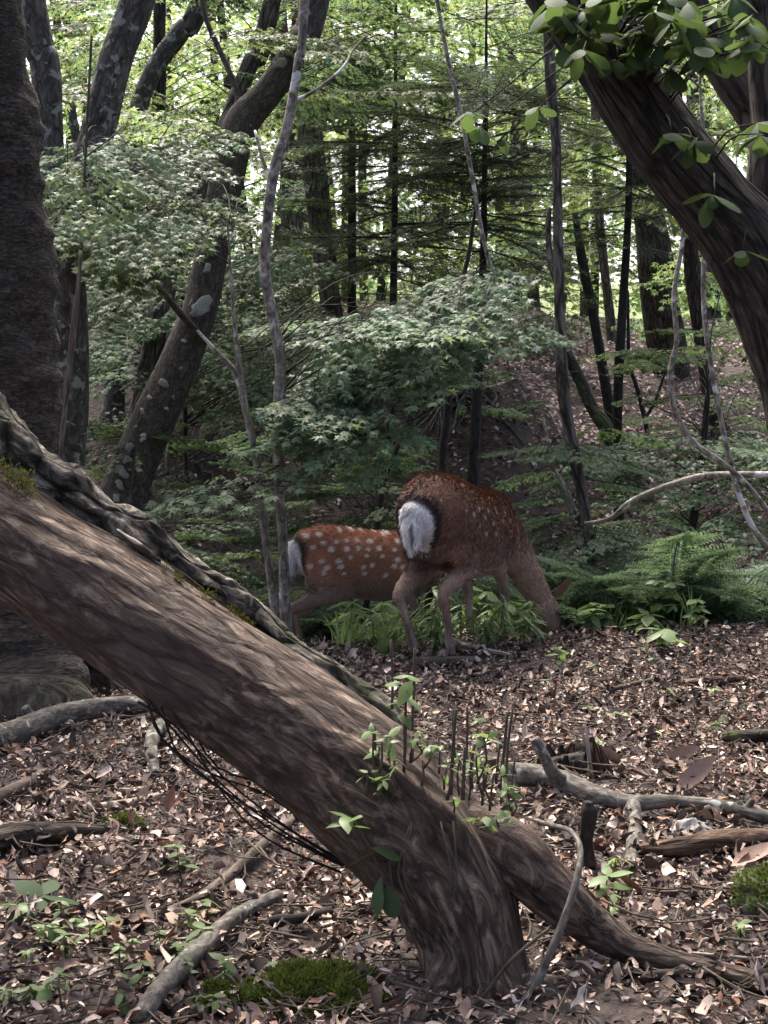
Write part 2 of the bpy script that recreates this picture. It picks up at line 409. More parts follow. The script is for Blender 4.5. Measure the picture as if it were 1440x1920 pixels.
def tree(name, label, pts, dia, bark, n=16, step=.06, amp=.06, group=None, ext=2.5, limbs=(), host=True, cat='tree', wob=0.0, seed=0, ground=True, sa=14, sl=3):
    P, R = stem_pts(pts, dia, ground, ext)
    base = P[0]
    t = thing(name, base, label, cat, group)
    rm = float(np.mean(R))
    m = MB(); Q = tube(m, P, R, n, step, rough_disp(amp * rm, sa, sl, seed, amp * rm * 1.2), wob=wob, seed=seed)
    m.build('trunk', M[bark], t)
    line = [Q]
    for lp, ld in limbs:
        LP = [pt(*p) for p in lp]; LR = [d * .5 * pxm(p[2]) for d, p in zip(ld, lp)]
        m = MB(); q = tube(m, LP, LR, max(6, n // 2), step, rough_disp(amp * float(np.mean(LR)), sa, sl, seed + 3), wob=wob, seed=seed + 2)
        m.build('limb', M[bark], t); line.append(q)
    if host: HOSTS.append((t, np.vstack(line), bark))
    return t, Q, R

# dark flaky trunk at the picture's edge
t1, q1, _ = tree('flaky_bark_tree', 'thick dark trunk with flaky bark standing behind the leaning tree', [(-30, -20, 5.6), (-5, 300, 5.6), (17, 600, 5.6), (25, 900, 5.6), (25, 1100, 5.6), (30, 1220, 5.55), (40, 1300, 5.5), (40, 1350, 5.45)],
     [150, 155, 165, 180, 200, 230, 270, 330], 'flaky', n=110, step=.02, amp=.09, sa=9, sl=16, ext=2.0)
# forked lichen-covered tree
tree('forked_lichen_tree', 'forked trunk with blue-grey lichen behind the dark flaky trunk',
     [(55, -20, 8.0), (85, 120, 8.0), (95, 260, 8.0), (110, 400, 8.0), (125, 520, 8.0), (130, 700, 8.0), (120, 860, 8.0)], [52, 50, 48, 60, 66, 70, 76], 'lichengrey', n=28, step=.04, amp=.06,
     limbs=[([(120, 470, 8.0), (140, 380, 8.05), (185, 245, 8.05), (215, 120, 8.05), (262, -10, 8.05), (300, -160, 8.05)], [50, 56, 62, 60, 62, 55])])
# leaning spotted tree
tsp, qsp, rsp = tree('spotted_maple_tree', 'leaning dark maple trunk dotted with round pale lichen patches',
     [(600, -40, 9.2), (560, 80, 9.2), (505, 170, 9.2), (455, 230, 9.2), (432, 310, 9.2), (405, 440, 9.2), (380, 560, 9.2), (335, 680, 9.2), (285, 790, 9.2), (240, 900, 9.2), (225, 960, 9.2)],
     [50, 50, 52, 60, 58, 62, 66, 74, 80, 88, 100], 'spotted', n=36, step=.04, amp=.05,
     limbs=[([(455, 230, 9.2), (440, 160, 9.25), (410, 90, 9.3), (385, 30, 9.3), (370, -60, 9.3)], [14, 11, 10, 9, 7]),
            ([(398, 480, 9.0), (385, 430, 8.8), (362, 375, 8.6), (330, 335, 8.4), (285, 310, 8.2), (245, 300, 8.1)], [16, 12, 11, 9, 7, 4]),
            ([(385, 640, 9.1), (340, 590, 8.9), (290, 530, 8.7), (230, 470, 8.5), (190, 440, 8.4)], [16, 13, 11, 8, 4])])
for k, (px, py, r) in enumerate([(525, 125, 13), (545, 105, 8), (445, 340, 9), (402, 470, 9), (393, 506, 9), (380, 575, 19), (372, 590, 10), (312, 718, 9), (285, 745, 6), (274, 770, 6), (276, 818, 8),
                                 (250, 838, 11), (246, 860, 9), (226, 876, 12), (240, 885, 10), (232, 905, 9), (330, 745, 4), (345, 690, 4), (260, 800, 4), (350, 640, 4), (318, 765, 5), (575, 30, 9), (226, 930, 9)]):
    Y = 9.2; p0 = pt(px, py, Y); d = np.linalg.norm(qsp - p0, axis=1); c = qsp[np.argmin(d)]
    off = p0 - c; R_ = np.interp(np.argmin(d), np.linspace(0, len(qsp) - 1, len(rsp)), rsp); lat = min(abs(off[0]), R_ * .9)
    depth = math.sqrt(max(R_ * R_ - lat * lat, (.3 * R_) ** 2)) * 1.03
    cen = np.array([p0[0], c[1] - depth, p0[2]]); rr = r * pxm(Y); nrm = np.array([off[0] / R_, -depth / R_, 0.0]); nrm /= np.linalg.norm(nrm)
    ax = np.cross([0, 0, 1], nrm); ax /= np.linalg.norm(ax); ay = np.cross(nrm, ax)
    th = np.arange(14) * 2 * math.pi / 14; rad = rr * (.9 + .45 * fbm(np.stack([np.cos(th) * 1.7, np.sin(th) * 1.7, 0 * th + k * 3.1], -1), 2, 4)) * (1 + .25 * np.cos(2 * th + k))
    ring = lambda s, z: cen + nrm * z + (rad * s * np.cos(th))[:, None] * ax + (rad * s * np.sin(th))[:, None] * ay - nrm * ((rad * s * np.cos(th)) ** 2 / (2 * R_))[:, None]
    V = np.vstack([ring(1, -.006), ring(.85, .005), ring(.4, .006), (cen + nrm * .006)[None]])
    q = []; 
    for a in (0, 14): q += [[a + i, a + (i + 1) % 14, a + 14 + (i + 1) % 14, a + 14 + i] for i in range(14)]
    m = MB(); m.add(V, [np.array(q), np.array([[28 + i, 28 + (i + 1) % 14, 42] for i in range(14)])], np.array([.27, .28, .24]) * (0.55 + .6 * random.random())); m.build('lichen_patch', M['lichen'], tsp)

tree('furrowed_grey_tree', 'slanting grey trunk with furrowed bark just behind the spotted maple', [(500, 40, 11), (470, 120, 11), (420, 250, 11), (362, 380, 10.6), (325, 480, 10.4), (296, 600, 10.2), (275, 720, 10.1), (258, 840, 10), (250, 960, 10)],
     [32, 32, 34, 36, 38, 40, 44, 52, 66], 'furrow', n=26, step=.05, amp=.12, sl=2)
tree('thin_dark_tree', 'thin dark upright trunk behind the slanting furrowed trunk', [(300, -20, 13), (298, 150, 13), (292, 330, 13), (285, 480, 13), (278, 620, 13)], [24, 26, 28, 30, 32], 'furrowdark', n=14, step=.1, amp=.08)
tree('arching_lichen_tree', 'slanting lichen-streaked trunk rising behind the leafy sprays beside the dark flaky trunk', [(385, -20, 12), (340, 60, 12), (290, 130, 12), (255, 220, 12), (232, 330, 12), (225, 480, 12), (215, 700, 12)], [34, 34, 36, 36, 38, 40, 42], 'lichengrey', n=16, step=.08, amp=.08)
# slender pale saplings
tree('pale_sapling', 'slender pale blotched stem curving up past the spotted maple', [(572, -20, 6.9), (560, 110, 6.9), (540, 230, 6.9), (514, 320, 6.9), (500, 430, 6.9), (497, 510, 6.9), (512, 600, 6.9), (526, 680, 6.9), (520, 790, 6.9), (522, 900, 6.9), (530, 1010, 6.9), (535, 1130, 6.9)],
     [17, 18, 19, 20, 19, 19, 19, 20, 20, 20, 21, 24], 'slim', n=14, step=.03, amp=.08, limbs=[([(549, 190, 6.9), (590, 170, 6.95), (640, 130, 7.0), (665, 90, 7.1), (690, 65, 7.1)], [9, 6, 5, 4, 3]), ([(506, 345, 6.9), (490, 290, 6.95), (478, 245, 7.0)], [10, 7, 5])])
tree('pale_forked_sapling', 'thin pale sapling with two dark forks beside the slender blotched stem', [(438, 585, 7.0), (446, 660, 7.0), (455, 740, 7.0), (478, 850, 7.0), (492, 960, 7.0), (503, 1050, 7.0), (516, 1150, 7.0)], [6, 10, 14, 15, 16, 17, 19], 'slim', n=12, step=.03, amp=.08, ext=0.4,
     limbs=[([(455, 735, 7.0), (435, 690, 7.0), (402, 655, 7.0), (370, 620, 6.95)], [12, 11, 8, 5])])
# larches behind
tree('larch_tree', 'tall larch trunk with ridged grey-brown bark behind the slender saplings', [(565, -20, 15), (575, 130, 15), (583, 270, 15), (597, 400, 15), (612, 510, 15), (628, 640, 15), (640, 740, 14.8)], [38, 42, 46, 46, 46, 48, 52], 'furrow', n=30, step=.08, amp=.13, sa=10, sl=2)
tree('pale_larch_tree', 'paler distant larch trunk partly hidden behind the ridged larch', [(515, -20, 18), (530, 150, 18), (545, 320, 18), (548, 480, 18), (556, 650, 18)], [36, 38, 42, 42, 44], 'furrow', n=20, step=.12, amp=.1)
# thin stems on the far bank
tree('mottled_pole_tree', 'slim mottled grey-brown stem standing among the low shrubs', [(1030, 90, 8.2), (1042, 250, 8.2), (1046, 420, 8.2), (1050, 600, 8.2), (1054, 700, 8.2), (1066, 800, 8.2), (1090, 920, 8.2), (1105, 1020, 8.2), (1115, 1115, 8.2)], [18, 19, 20, 21, 22, 22, 22, 22, 24], 'furrow', n=14, step=.04, amp=.1,
     limbs=[([(1050, 540, 8.2), (1034, 500, 8.25), (1028, 440, 8.3), (1030, 390, 8.3)], [14, 13, 12, 9])])
tree('black_snag', 'short black leaning snag broken off at the top on the pink slope', [(1078, 400, 13), (1090, 480, 13), (1112, 590, 13), (1130, 690, 13), (1150, 810, 13)], [12, 17, 19, 22, 24], 'darkslim', n=12, step=.06, amp=.08, ext=0, host=False)
tree('twisting_black_shrub', 'twisting thin black shrub stem on the pink slope', [(1178, 610, 13.5), (1180, 680, 13.5), (1195, 730, 13.5), (1212, 800, 13.5), (1218, 850, 13.5)], [6, 8, 9, 10, 11], 'darkslim', n=8, step=.06, amp=.08, ext=.3, host=False,
     limbs=[([(1205, 790, 13.5), (1225, 760, 13.5), (1240, 720, 13.5), (1250, 690, 13.5)], [7, 6, 5, 4])])
tree('mossy_stub', 'leaning green mossy stub behind the mottled stem', [(1062, 660, 12.5), (1085, 710, 12.5), (1110, 765, 12.4), (1135, 800, 12.3)], [18, 24, 28, 34], 'mossbark', n=14, step=.05, amp=.12, ext=0, host=False)
tree('cedar_trunk', 'broad straight dark ridged trunk on the pink slope', [(1195, 120, 17), (1205, 280, 17), (1218, 420, 17), (1235, 560, 17), (1255, 680, 17), (1272, 780, 16.9), (1280, 815, 16.8)], [54, 58, 62, 66, 70, 78, 92], 'furrowdark', n=44, step=.08, amp=.10, sa=9, sl=1.5)
tree('leaning_black_tree', 'dark trunk leaning beside the broad ridged one on the pink slope', [(1270, 250, 14.5), (1288, 420, 14.5), (1305, 560, 14.5), (1325, 700, 14.5), (1345, 800, 14.5), (1358, 870, 14.4)], [26, 28, 30, 34, 36, 44], 'furrowdark', n=20, step=.08, amp=.1)
tree('grey_slope_tree', 'thin grey trunk behind the short black snag', [(1118, 300, 19), (1125, 430, 19), (1140, 560, 19), (1150, 660, 19)], [16, 17, 20, 22], 'furrow', n=12, step=.1, amp=.08)
tree('grey_far_tree', 'grey trunk far behind the leaning black tree', [(1310, 130, 21), (1330, 400, 21), (1340, 560, 21), (1350, 680, 21)], [20, 24, 26, 28], 'furrow', n=12, step=.1, amp=.08)
tree('far_dark_tree', 'distant dark trunk seen beyond the fir', [(960, 60, 22), (968, 300, 22), (965, 450, 22), (960, 640, 22)], [18, 22, 24, 26], 'furrow', n=12, step=.12, amp=.08)
tree('far_pale_tree', 'distant pale trunk above the fir top', [(940, -20, 26), (945, 160, 26), (940, 300, 26), (942, 620, 26)], [22, 22, 24, 26], 'furrow', n=12, step=.12, amp=.08)
# understory hosts without much of a trunk in view
tree('left_bank_sapling', 'thin brown stem rising behind the dark flaky trunk', [(150, 480, 7.2), (138, 600, 7.2), (125, 720, 7.2), (110, 850, 7.2)], [7, 8, 9, 10], 'root', n=8, step=.05, amp=.05, ext=1.0)
tree('bank_sapling', 'thin grey sapling on the dark root bank behind the spotted maple', [(345, 700, 10.5), (347, 800, 10.5), (350, 900, 10.5)], [8, 10, 11], 'furrow', n=8, step=.06, amp=.06, ext=.8)
tree('crooked_bank_sapling', 'crooked dark sapling behind the spotted young deer', [(775, 755, 8.4), (740, 850, 8.4), (720, 900, 8.4), (708, 980, 8.4)], [8, 10, 11, 12], 'darkslim', n=8, step=.05, amp=.06, ext=.6,
     limbs=[([(718, 905, 8.4), (715, 840, 8.4), (712, 750, 8.4)], [8, 6, 4])])
tree('maple_sapling', 'young maple holding pale layered leaf sprays above the deer', [(880, 470, 8.0), (860, 560, 8.0), (850, 660, 8.0), (842, 740, 8.0), (830, 850, 8.0), (825, 900, 8.0)], [8, 10, 12, 14, 15, 16], 'darkslim', n=10, step=.05, amp=.05, ext=.3)
tree('shrub_sapling', 'leafy shrub with pale stem on the far side of the gully', [(1040, 880, 8.6), (1060, 930, 8.6), (1075, 980, 8.6)], [6, 8, 9], 'slim', n=8, step=.05, amp=.05, ext=.3)
tree('slope_sapling', 'leafy sapling growing below the leaning black tree', [(1320, 820, 9.6), (1310, 900, 9.6), (1300, 980, 9.6), (1290, 1060, 9.6)], [12, 16, 20, 26], 'furrowdark', n=12, step=.05, amp=.1, ext=.3)

# big forked tree at the picture's edge
tr = thing('great_forked_tree', (1.42, 4.3, h1(1.42, 4.3)), 'massive dark forked tree with ridged bark and hanging broad leaves', 'tree')
def limb(par_, name, pts, dia, bark, n, step, amp, sa, sl, seed):
    P = [pt(*p) for p in pts]; R = [d * .5 * pxm(p[2]) for d, p in zip(dia, pts)]
    m = MB(); q = tube(m, P, R, n, step, rough_disp(amp, sa, sl, seed, amp * .9), seed=seed); m.build(name, M[bark], par_); return q
qa = [limb(tr, 'trunk', [(1640, 1420, 4.3), (1610, 1150, 4.3), (1560, 850, 4.3), (1500, 650, 4.3), (1415, 480, 4.3), (1330, 375, 4.3), (1255, 285, 4.3), (1190, 190, 4.3), (1120, 90, 4.3), (1045, -20, 4.3), (960, -160, 4.3)],
           [330, 270, 215, 190, 165, 140, 135, 130, 120, 112, 100], 'furrowdark', 110, .018, .010, 16, 2.6, 31),
      limb(tr, 'limb', [(1450, 520, 4.42), (1452, 420, 4.42), (1450, 340, 4.4), (1446, 220, 4.4), (1432, 60, 4.4), (1420, -40, 4.4), (1410, -200, 4.4)], [90, 110, 100, 80, 76, 70, 60], 'furrow', 70, .02, .007, 16, 2.6, 37),
      limb(tr, 'limb', [(1465, 330, 4.55), (1430, 230, 4.6), (1375, 150, 4.65), (1335, 90, 4.7), (1290, 0, 4.7), (1240, -120, 4.7)], [80, 84, 80, 72, 66, 60], 'furrowdark', 60, .02, .006, 16, 2.6, 41)]
# ------------------------------------------------------------------ leaf sprays
def maple_layout(r, L=1.0, leaf=.055, dens=1.0):
    """twig segments and leaf placements of one flat spray along +x"""
    segs, leaves = [], []
    n = int(9 * dens)
    main = [np.array([t * L, .04 * L * math.sin(2.5 * t + r.random() * 2), -.10 * L * t * t]) for t in np.linspace(0, 1, 7)]
    segs.append((main, .0045, .0015))
    def put(p, az, k):
        leaves.append((p, az + r.normal(0, .25), r.normal(.22, .22), r.normal(0, .28), leaf * r.uniform(.7, 1.15)))
    for i in range(n):
        t = .16 + .84 * i / (n - 1); p = np.array([np.interp(t * 6, range(7), [q[c] for q in main]) for c in range(3)])
        for sgn in (1, -1):
            l = L * (.50 * (1 - t) + .13) * r.uniform(.7, 1.15); a = sgn * r.uniform(.75, 1.15) * (1 - .35 * t)
            k = max(2, int(l / (leaf * .72)))
            q = [p + np.array([math.cos(a) * l * s, math.sin(a) * l * s, -.12 * l * s * s + r.normal(0, .006)]) for s in np.linspace(0, 1, 4)]
            segs.append((q, .002, .0008))
            for s in np.linspace(.22, 1, k):
                pp = q[0] + (q[-1] - q[0]) * s + np.array([0, 0, r.normal(0, .008)])
                put(pp, a + .8, k); put(pp, a - .8, k)
                if s > .9: put(pp, a, k)
    put(main[-1], 0, 0)
    return segs, leaves
T_MAPLE = t_maple(); T_MAPLE2 = t_maple(.3, .3)
def spray_mesh(name, r, L, leaf, lm, tm, tpl=(T_MAPLE, T_MAPLE2), dens=1.0):
    segs, lv = maple_layout(r, L, leaf, dens); m = MB()
    for q, r0, r1 in segs: tube(m, q, np.linspace(r0, r1, len(q)), 3, .12, col=(1, 1, 1), mat=1)
    pos = np.array([l[0] for l in lv]); Rm = rotm([l[1] for l in lv], [l[2] for l in lv], [l[3] for l in lv]); sc = np.array([l[4] for l in lv])
    b = r.uniform(.72, 1.25, len(lv)); yel = r.normal(0, .08, len(lv))
    col = np.stack([b * (1 + yel), b, b * (1 - yel)], -1)
    pick = r.integers(0, len(tpl), len(lv))
    for k, t in enumerate(tpl): scatter(m, t, pos[pick == k], Rm[pick == k], sc[pick == k], col[pick == k], 0)
    return m.mesh(name, [M[lm], M[tm]], smooth=False)
T_OV = t_ovate(.27, .15, .2); T_OV2 = t_ovate(.24, .25, .35)
PROTO = {}
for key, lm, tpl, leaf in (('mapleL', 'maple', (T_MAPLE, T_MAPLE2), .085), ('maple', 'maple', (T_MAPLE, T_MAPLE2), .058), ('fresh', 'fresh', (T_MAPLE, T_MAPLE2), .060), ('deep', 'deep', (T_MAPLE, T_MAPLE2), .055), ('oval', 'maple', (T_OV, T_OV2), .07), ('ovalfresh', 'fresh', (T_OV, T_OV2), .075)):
    PROTO[key] = [spray_mesh('leaf_spray', np.random.default_rng(100 + k), 1.0, leaf, lm, 'darkslim', tpl) for k in range(4)]

SPRAYS = []
def fill(x0, x1, y0, y1, Y0, Y1, n, kinds, s0=.6, s1=1.0, tilt=.0, heading=None, seed=0, clump=0.0):
    r = np.random.default_rng(1000 + seed)
    for i in range(n):
        Y = r.uniform(Y0, Y1); px, py = r.uniform(x0, x1), r.uniform(y0, y1)
        if clump and vnoise(np.array([[px / 130, py / 80, Y / 3]]), seed + 50)[0] < clump - .6: continue
        p = pt(px, py, Y)
        if p[2] < h1(p[0], p[1]) + .12: continue
        SPRAYS.append((p, kinds[r.integers(len(kinds))], r.uniform(s0, s1), heading, tilt, int(r.integers(1 << 30))))
def place_sprays():
    for p, kind, s, heading, tilt, sd_ in SPRAYS:
        r = np.random.default_rng(sd_); best = None
        for t, line, bark in HOSTS:
            hd = np.hypot(line[:, 0] - p[0], line[:, 1] - p[1]); c = hd + .9 * np.abs(line[:, 2] - (p[2] - .25 * hd)); k = int(np.argmin(c))
            if best is None or c[k] < best[0]: best = (c[k], t, line[k], bark)
        _, t, a, bark = best
        d = p - a; az = math.atan2(d[1], d[0]) + r.normal(0, .5) if heading is None else heading + r.normal(0, .35)
        pit = tilt + r.normal(.05, .13)
        o = bpy.data.objects.new('leaf_spray', PROTO[kind][r.integers(4)])
        hx = np.array([math.cos(az) * math.cos(pit), math.sin(az) * math.cos(pit), -math.sin(pit)])
        b = p - hx * .45 * s
        Rm = Matrix(rotm(az, pit, r.normal(0, .12)).tolist()).to_4x4()
        m = MB(); mid = (a + b) / 2 + np.array([0, 0, .06 + .05 * r.random()]) * np.linalg.norm(b - a) + r.normal(0, .03, 3) 
        L_ = np.linalg.norm(b - a); tube(m, [a, mid, b], [.003 + .0015 * min(L_, 2), .0028, .0025 * s], 5, .15, wob=.05, seed=sd_ % 97)
        br = m.build('branch', M['darkslim'], t)
        COL.objects.link(o); o.parent = br; o['kind'] = 'stuff'
        o.matrix_basis = Matrix.Translation(Vector(b)) @ Rm @ Matrix.Scale(s, 4)

NB = True
# central pale maple sprays above the deer
for k, (x0, x1, y, Y, n) in enumerate(((850, 960, 520, 7.5, 3), (740, 950, 560, 7.3, 5), (650, 900, 605, 7.1, 6), (640, 860, 655, 7.2, 5), (590, 820, 705, 7.0, 5), (560, 760, 755, 6.9, 5), (570, 720, 805, 6.9, 4), (520, 640, 600, 7.6, 3), (900, 990, 600, 7.8, 2))):
    fill(x0, x1, y - 8, y + 8, Y - .15, Y + .15, n, ['mapleL'], .45, .62, .27, math.radians(-105), 200 + k)
fill(470, 560, 740, 880, 6.8, 7.3, 6, ['maple'], .3, .5, .1, None, 5)
# leafy layers before the spotted maple
fill(100, 460, 240, 450, 7.2, 8.4, 26, ['fresh', 'deep', 'maple'], .5, .85, .27, math.radians(-110), 6)
fill(70, 330, 300, 470, 6.6, 7.4, 14, ['maple', 'fresh'], .45, .7, .34, math.radians(-70), 7)
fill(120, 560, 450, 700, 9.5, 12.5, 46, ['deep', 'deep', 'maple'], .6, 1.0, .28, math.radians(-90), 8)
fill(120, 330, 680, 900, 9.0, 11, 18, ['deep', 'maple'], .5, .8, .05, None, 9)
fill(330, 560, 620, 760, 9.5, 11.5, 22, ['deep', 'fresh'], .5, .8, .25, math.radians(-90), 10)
# high canopy
fill(40, 700, -120, 240, 9.0, 13, 60, ['fresh', 'maple', 'fresh'], .7, 1.1, .05, None, 11, .35)
fill(40, 700, -140, 300, 13, 19, 60, ['fresh', 'ovalfresh'], .9, 1.5, .05, None, 12, .35)
fill(560, 1100, -120, 180, 9.0, 12, 34, ['fresh', 'fresh', 'maple'], .6, 1.0, .05, None, 13, .35)
fill(560, 1100, -140, 330, 13, 20, 60, ['fresh', 'ovalfresh'], .9, 1.5, .05, None, 14, .35)
fill(1060, 1480, -100, 380, 11, 19, 50, ['fresh', 'ovalfresh'], .8, 1.4, .05, None, 15, .3)
fill(560, 1060, 380, 640, 14, 20, 44, ['fresh', 'maple', 'deep'], .9, 1.4, .05, None, 16, .3)
fill(980, 1460, 400, 610, 15, 22, 34, ['fresh', 'fresh', 'maple'], .9, 1.4, .05, None, 17, .4)
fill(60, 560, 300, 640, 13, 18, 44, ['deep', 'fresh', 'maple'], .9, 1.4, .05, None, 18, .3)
# shrubs beyond the gully
fill(980, 1180, 830, 960, 8.0, 9.2, 18, ['maple', 'oval'], .3, .55, .05, None, 19)
fill(1150, 1450, 800, 1000, 8.6, 10.5, 40, ['maple', 'deep', 'oval'], .4, .7, .05, None, 20)
fill(960, 1200, 960, 1060, 7.9, 8.8, 20, ['maple', 'deep', 'oval'], .35, .6, .05, None, 21)
fill(540, 780, 800, 990, 8.2, 9.6, 26, ['maple', 'deep'], .35, .6, .05, None, 22)
fill(1180, 1460, 600, 800, 10, 13, 16, ['maple', 'fresh'], .4, .7, .05, None, 23)
fill(270, 560, 960, 1140, 7.6, 9.0, 20, ['deep', 'deep', 'maple'], .4, .7, .05, None, 24)
fill(560, 1000, 640, 760, 10, 13, 16, ['deep', 'maple'], .4, .7, .05, None, 25)
place_sprays()

# ------------------------------------------------------------------ firs
def fir_spray(r, L=1.0):
    m = MB(); tube(m, [(0, 0, 0), (.5 * L, 0, -.03), (L, 0, -.10)], [.006, .004, .0015], 4, .15, mat=1)
    pos, yaw, pit = [], [], []
    n = 26
    def needles(p, q, k):
        for s in np.linspace(.05, 1, k):
            c = p + (q - p) * s; a = math.atan2(q[1] - p[1], q[0] - p[0])
            for sg in (1, -1):
                pos.append(c); yaw.append(a + sg * r.uniform(.7, 1.1)); pit.append(r.normal(0, .3))
    for i in range(n):
        t = .1 + .9 * i / n; p = np.array([t * L, 0, -.10 * t * t])
        for sg in (1, -1):
            l = L * (.40 * (1 - t) ** .8 + .05) * r.uniform(.65, 1.1); a = sg * r.uniform(.7, 1.0)
            q = p + np.array([math.cos(a) * l, math.sin(a) * l, -.14 * l + r.normal(0, .01)])
            tube(m, [p, q], [.0018, .0008], 3, .2, mat=1); needles(p, q, max(4, int(l / .013)))
    needles(np.zeros(3), np.array([L, 0, -.1]), 60)
    N = len(pos); V = np.array([(0, .14, 0), (1, 0, 0), (0, -.14, 0)], float)
    b = r.uniform(.7, 1.35, N)
    scatter(m, (V, [np.array([[0, 1, 2]])]), np.array(pos), rotm(yaw, pit, 0 * np.array(yaw)), r.uniform(.018, .026, N), np.stack([b, b, b], -1))
    return m.mesh('needle_spray', [M['fir'], M['darkslim']], smooth=False)
FIR = [fir_spray(np.random.default_rng(300 + k)) for k in range(4)]
def fir(label, pts, dia, y_top, y_bot, Y, reach, whorls, per, seed, name='fir_tree'):
    t, q, _ = tree(name, label, pts, dia, 'darkslim', n=12, step=.06, amp=.06, ext=.4, host=False)
    r = np.random.default_rng(seed)
    for k in range(whorls):
        f = k / (whorls - 1); py = lerp(y_top, y_bot, f); zz = pt(720, py, Y)[2]; c = q[np.argmin(np.abs(q[:, 2] - zz))]
        for j in range(per):
            az = 2 * math.pi * (j + .5 * (k % 2)) / per + r.normal(0, .25); s = reach * (.45 + .55 * math.sin(math.pi * min(.25 + .6 * f, 1))) * r.uniform(.7, 1.15)
            if f > .8 and r.random() < .45: continue
            o = bpy.data.objects.new('needle_spray', FIR[r.integers(4)]); COL.objects.link(o); par(o, t); o['kind'] = 'stuff'
            o.matrix_basis = Matrix.Translation(Vector(c + np.array([0, 0, r.normal(0, .10)]))) @ Matrix(rotm(az, r.normal(.02, .22), r.normal(0, .2)).tolist()).to_4x4() @ Matrix.Scale(s, 4)
    return t
fir('young dark fir with layered flat branches standing behind the deer', [(912, 60, 9.4), (910, 250, 9.4), (906, 480, 9.4), (900, 640, 9.4), (888, 860, 9.4), (884, 920, 9.4)], [5, 9, 14, 18, 20, 24], 120, 560, 9.4, .85, 13, 7, 1)
fir('fir with broad dark boughs behind the young fir', [(742, 100, 12.0), (740, 400, 12.0), (736, 640, 12.0)], [6, 12, 15], 190, 580, 12.0, 1.1, 10, 5, 2)
fir('dark slender fir beside the broad ridged trunk', [(1182, 180, 11.0), (1178, 400, 11.0), (1166, 600, 11.0), (1158, 760, 11.0), (1160, 960, 11.0)], [10, 14, 17, 18, 22], 230, 470, 11.0, .62, 7, 6, 3)
fir('distant fir between the larch and the young fir', [(660, 160, 15), (660, 640, 15)], [12, 18], 260, 600, 15, 1.1, 7, 4, 4)

# ------------------------------------------------------------------ far woodland
r = np.random.default_rng(77); mb = MB()
N = 170000
Y = r.uniform(21, 52, N); px = r.uniform(-160, 1600, N); py = r.uniform(-160, 660, N)
a = (px - 720) / F; b = -(py - 960) / F; dy = CP + b * SP
P = np.stack([a * Y / dy, Y, CAMZ + (-SP + b * CP) * Y / dy], -1)
cl = fbm(P * np.array([.55, .35, .8]), 3, 61)
keep = (cl > -.2) & (P[:, 2] > H(P[:, 0], P[:, 1]) + .3)
P = P[keep]; n = len(P); bb = r.uniform(.6, 1.35, n) * (1 + .25 * fbm(P * .4, 2, 9)); ye = r.normal(0, .10, n)
scatter(mb, t_quad(.36), P, rotm(r.uniform(0, 6.28, n), r.normal(.15, .4, n), r.normal(0, .4, n)), r.uniform(.09, .17, n), np.stack([bb * (1 + ye), bb, bb * (1 - ye)], -1))
tag(mb.build('far_woodland', M['far'], smooth=False), 'mass of bright green leaves of the distant sunlit wood', 'woodland', kind='stuff')
r = np.random.default_rng(78)
for k in range(26):
    Y = r.uniform(20, 40); px = r.uniform(-60, 1500); lean = r.normal(0, 40)
    tree('distant_tree', 'thin distant trunk deep in the bright wood', [(px + lean, -60, Y), (px + lean * .4 + r.normal(0, 8), 300, Y), (px, 650, Y)], [9 + 130 / Y, 11 + 150 / Y, 13 + 170 / Y], random.choice(['furrow', 'furrowdark', 'lichengrey']), n=8, step=.4, amp=.05, group='trunks deep in the wood', host=False)

# ------------------------------------------------------------------ leaf litter
LIT = []
rl_ = np.random.default_rng(55)
for k in range(16):
    LIT.append(t_ovate(rl_.uniform(.18, .36), rl_.uniform(0, .2), rl_.uniform(-.1, .1), rl_.uniform(-.4, .6), rl_.uniform(.5, 2.9), twist=rl_.uniform(-1.6, 1.6), st=(rl_.uniform(.08, .2), rl_.uniform(.35, .55), rl_.uniform(.7, .88)), wd=(rl_.uniform(.5, .8), 1, rl_.uniform(.5, .85))))
for k, (V_, F_) in enumerate(LIT):
    V_ += rl_.normal(0, .045, V_.shape) * (np.arange(len(V_)) > 0)[:, None]
    if k % 3 == 0: V_[-1] = V_[-3] * .75 + V_[-1] * .25 + rl_.normal(0, .06, 3)          # torn tips
    if k % 4 == 1: V_[:, 1] *= 1.35
LITP = np.array([(.22, .15, .118), (.078, .055, .043), (.04, .030, .025), (.40, .32, .27), (.23, .12, .075), (.30, .215, .165), (.56, .47, .39), (.145, .10, .08)])
LITW = np.array([.21, .15, .11, .17, .05, .14, .08, .09])
def litcol(r, n):
    c = LITP[r.choice(len(LITP), n, p=LITW)] * r.uniform(.75, 1.25, (n, 1)); return np.clip(c, 0, .65)
r = np.random.default_rng(56); mb = MB()
def frust(r, n, Y0, Y1, margin=1.25, power=1.0):
    Y = Y0 + (Y1 - Y0) * r.random(n) ** power; X = (r.random(n) * 2 - 1) * .25 * margin * (Y + .3)
    return X, Y
N = 40000; X, Y = frust(r, N, 2.3, 7.6, 1.3, .85)
keep = (fbm(np.stack([X * 1.6, Y * 1.6, 0 * X], -1), 3, 71) > -.55) | (r.random(N) < .25)
keep &= ~((np.hypot(X - .15, (Y - 2.75) * .8) < .35) & (r.random(N) < .4))
X, Y = X[keep], Y[keep]; n = len(X)
P = np.stack([X, Y, H(X, Y) + np.abs(r.normal(0, .017, n)) + .004], -1); col = litcol(r, n); sc = np.clip(r.lognormal(math.log(.029), .38, n), .013, .062)
R_ = rotm(r.uniform(0, 6.28, n), r.normal(0, .38, n), r.normal(0, .6, n)); pick = r.integers(0, len(LIT), n)
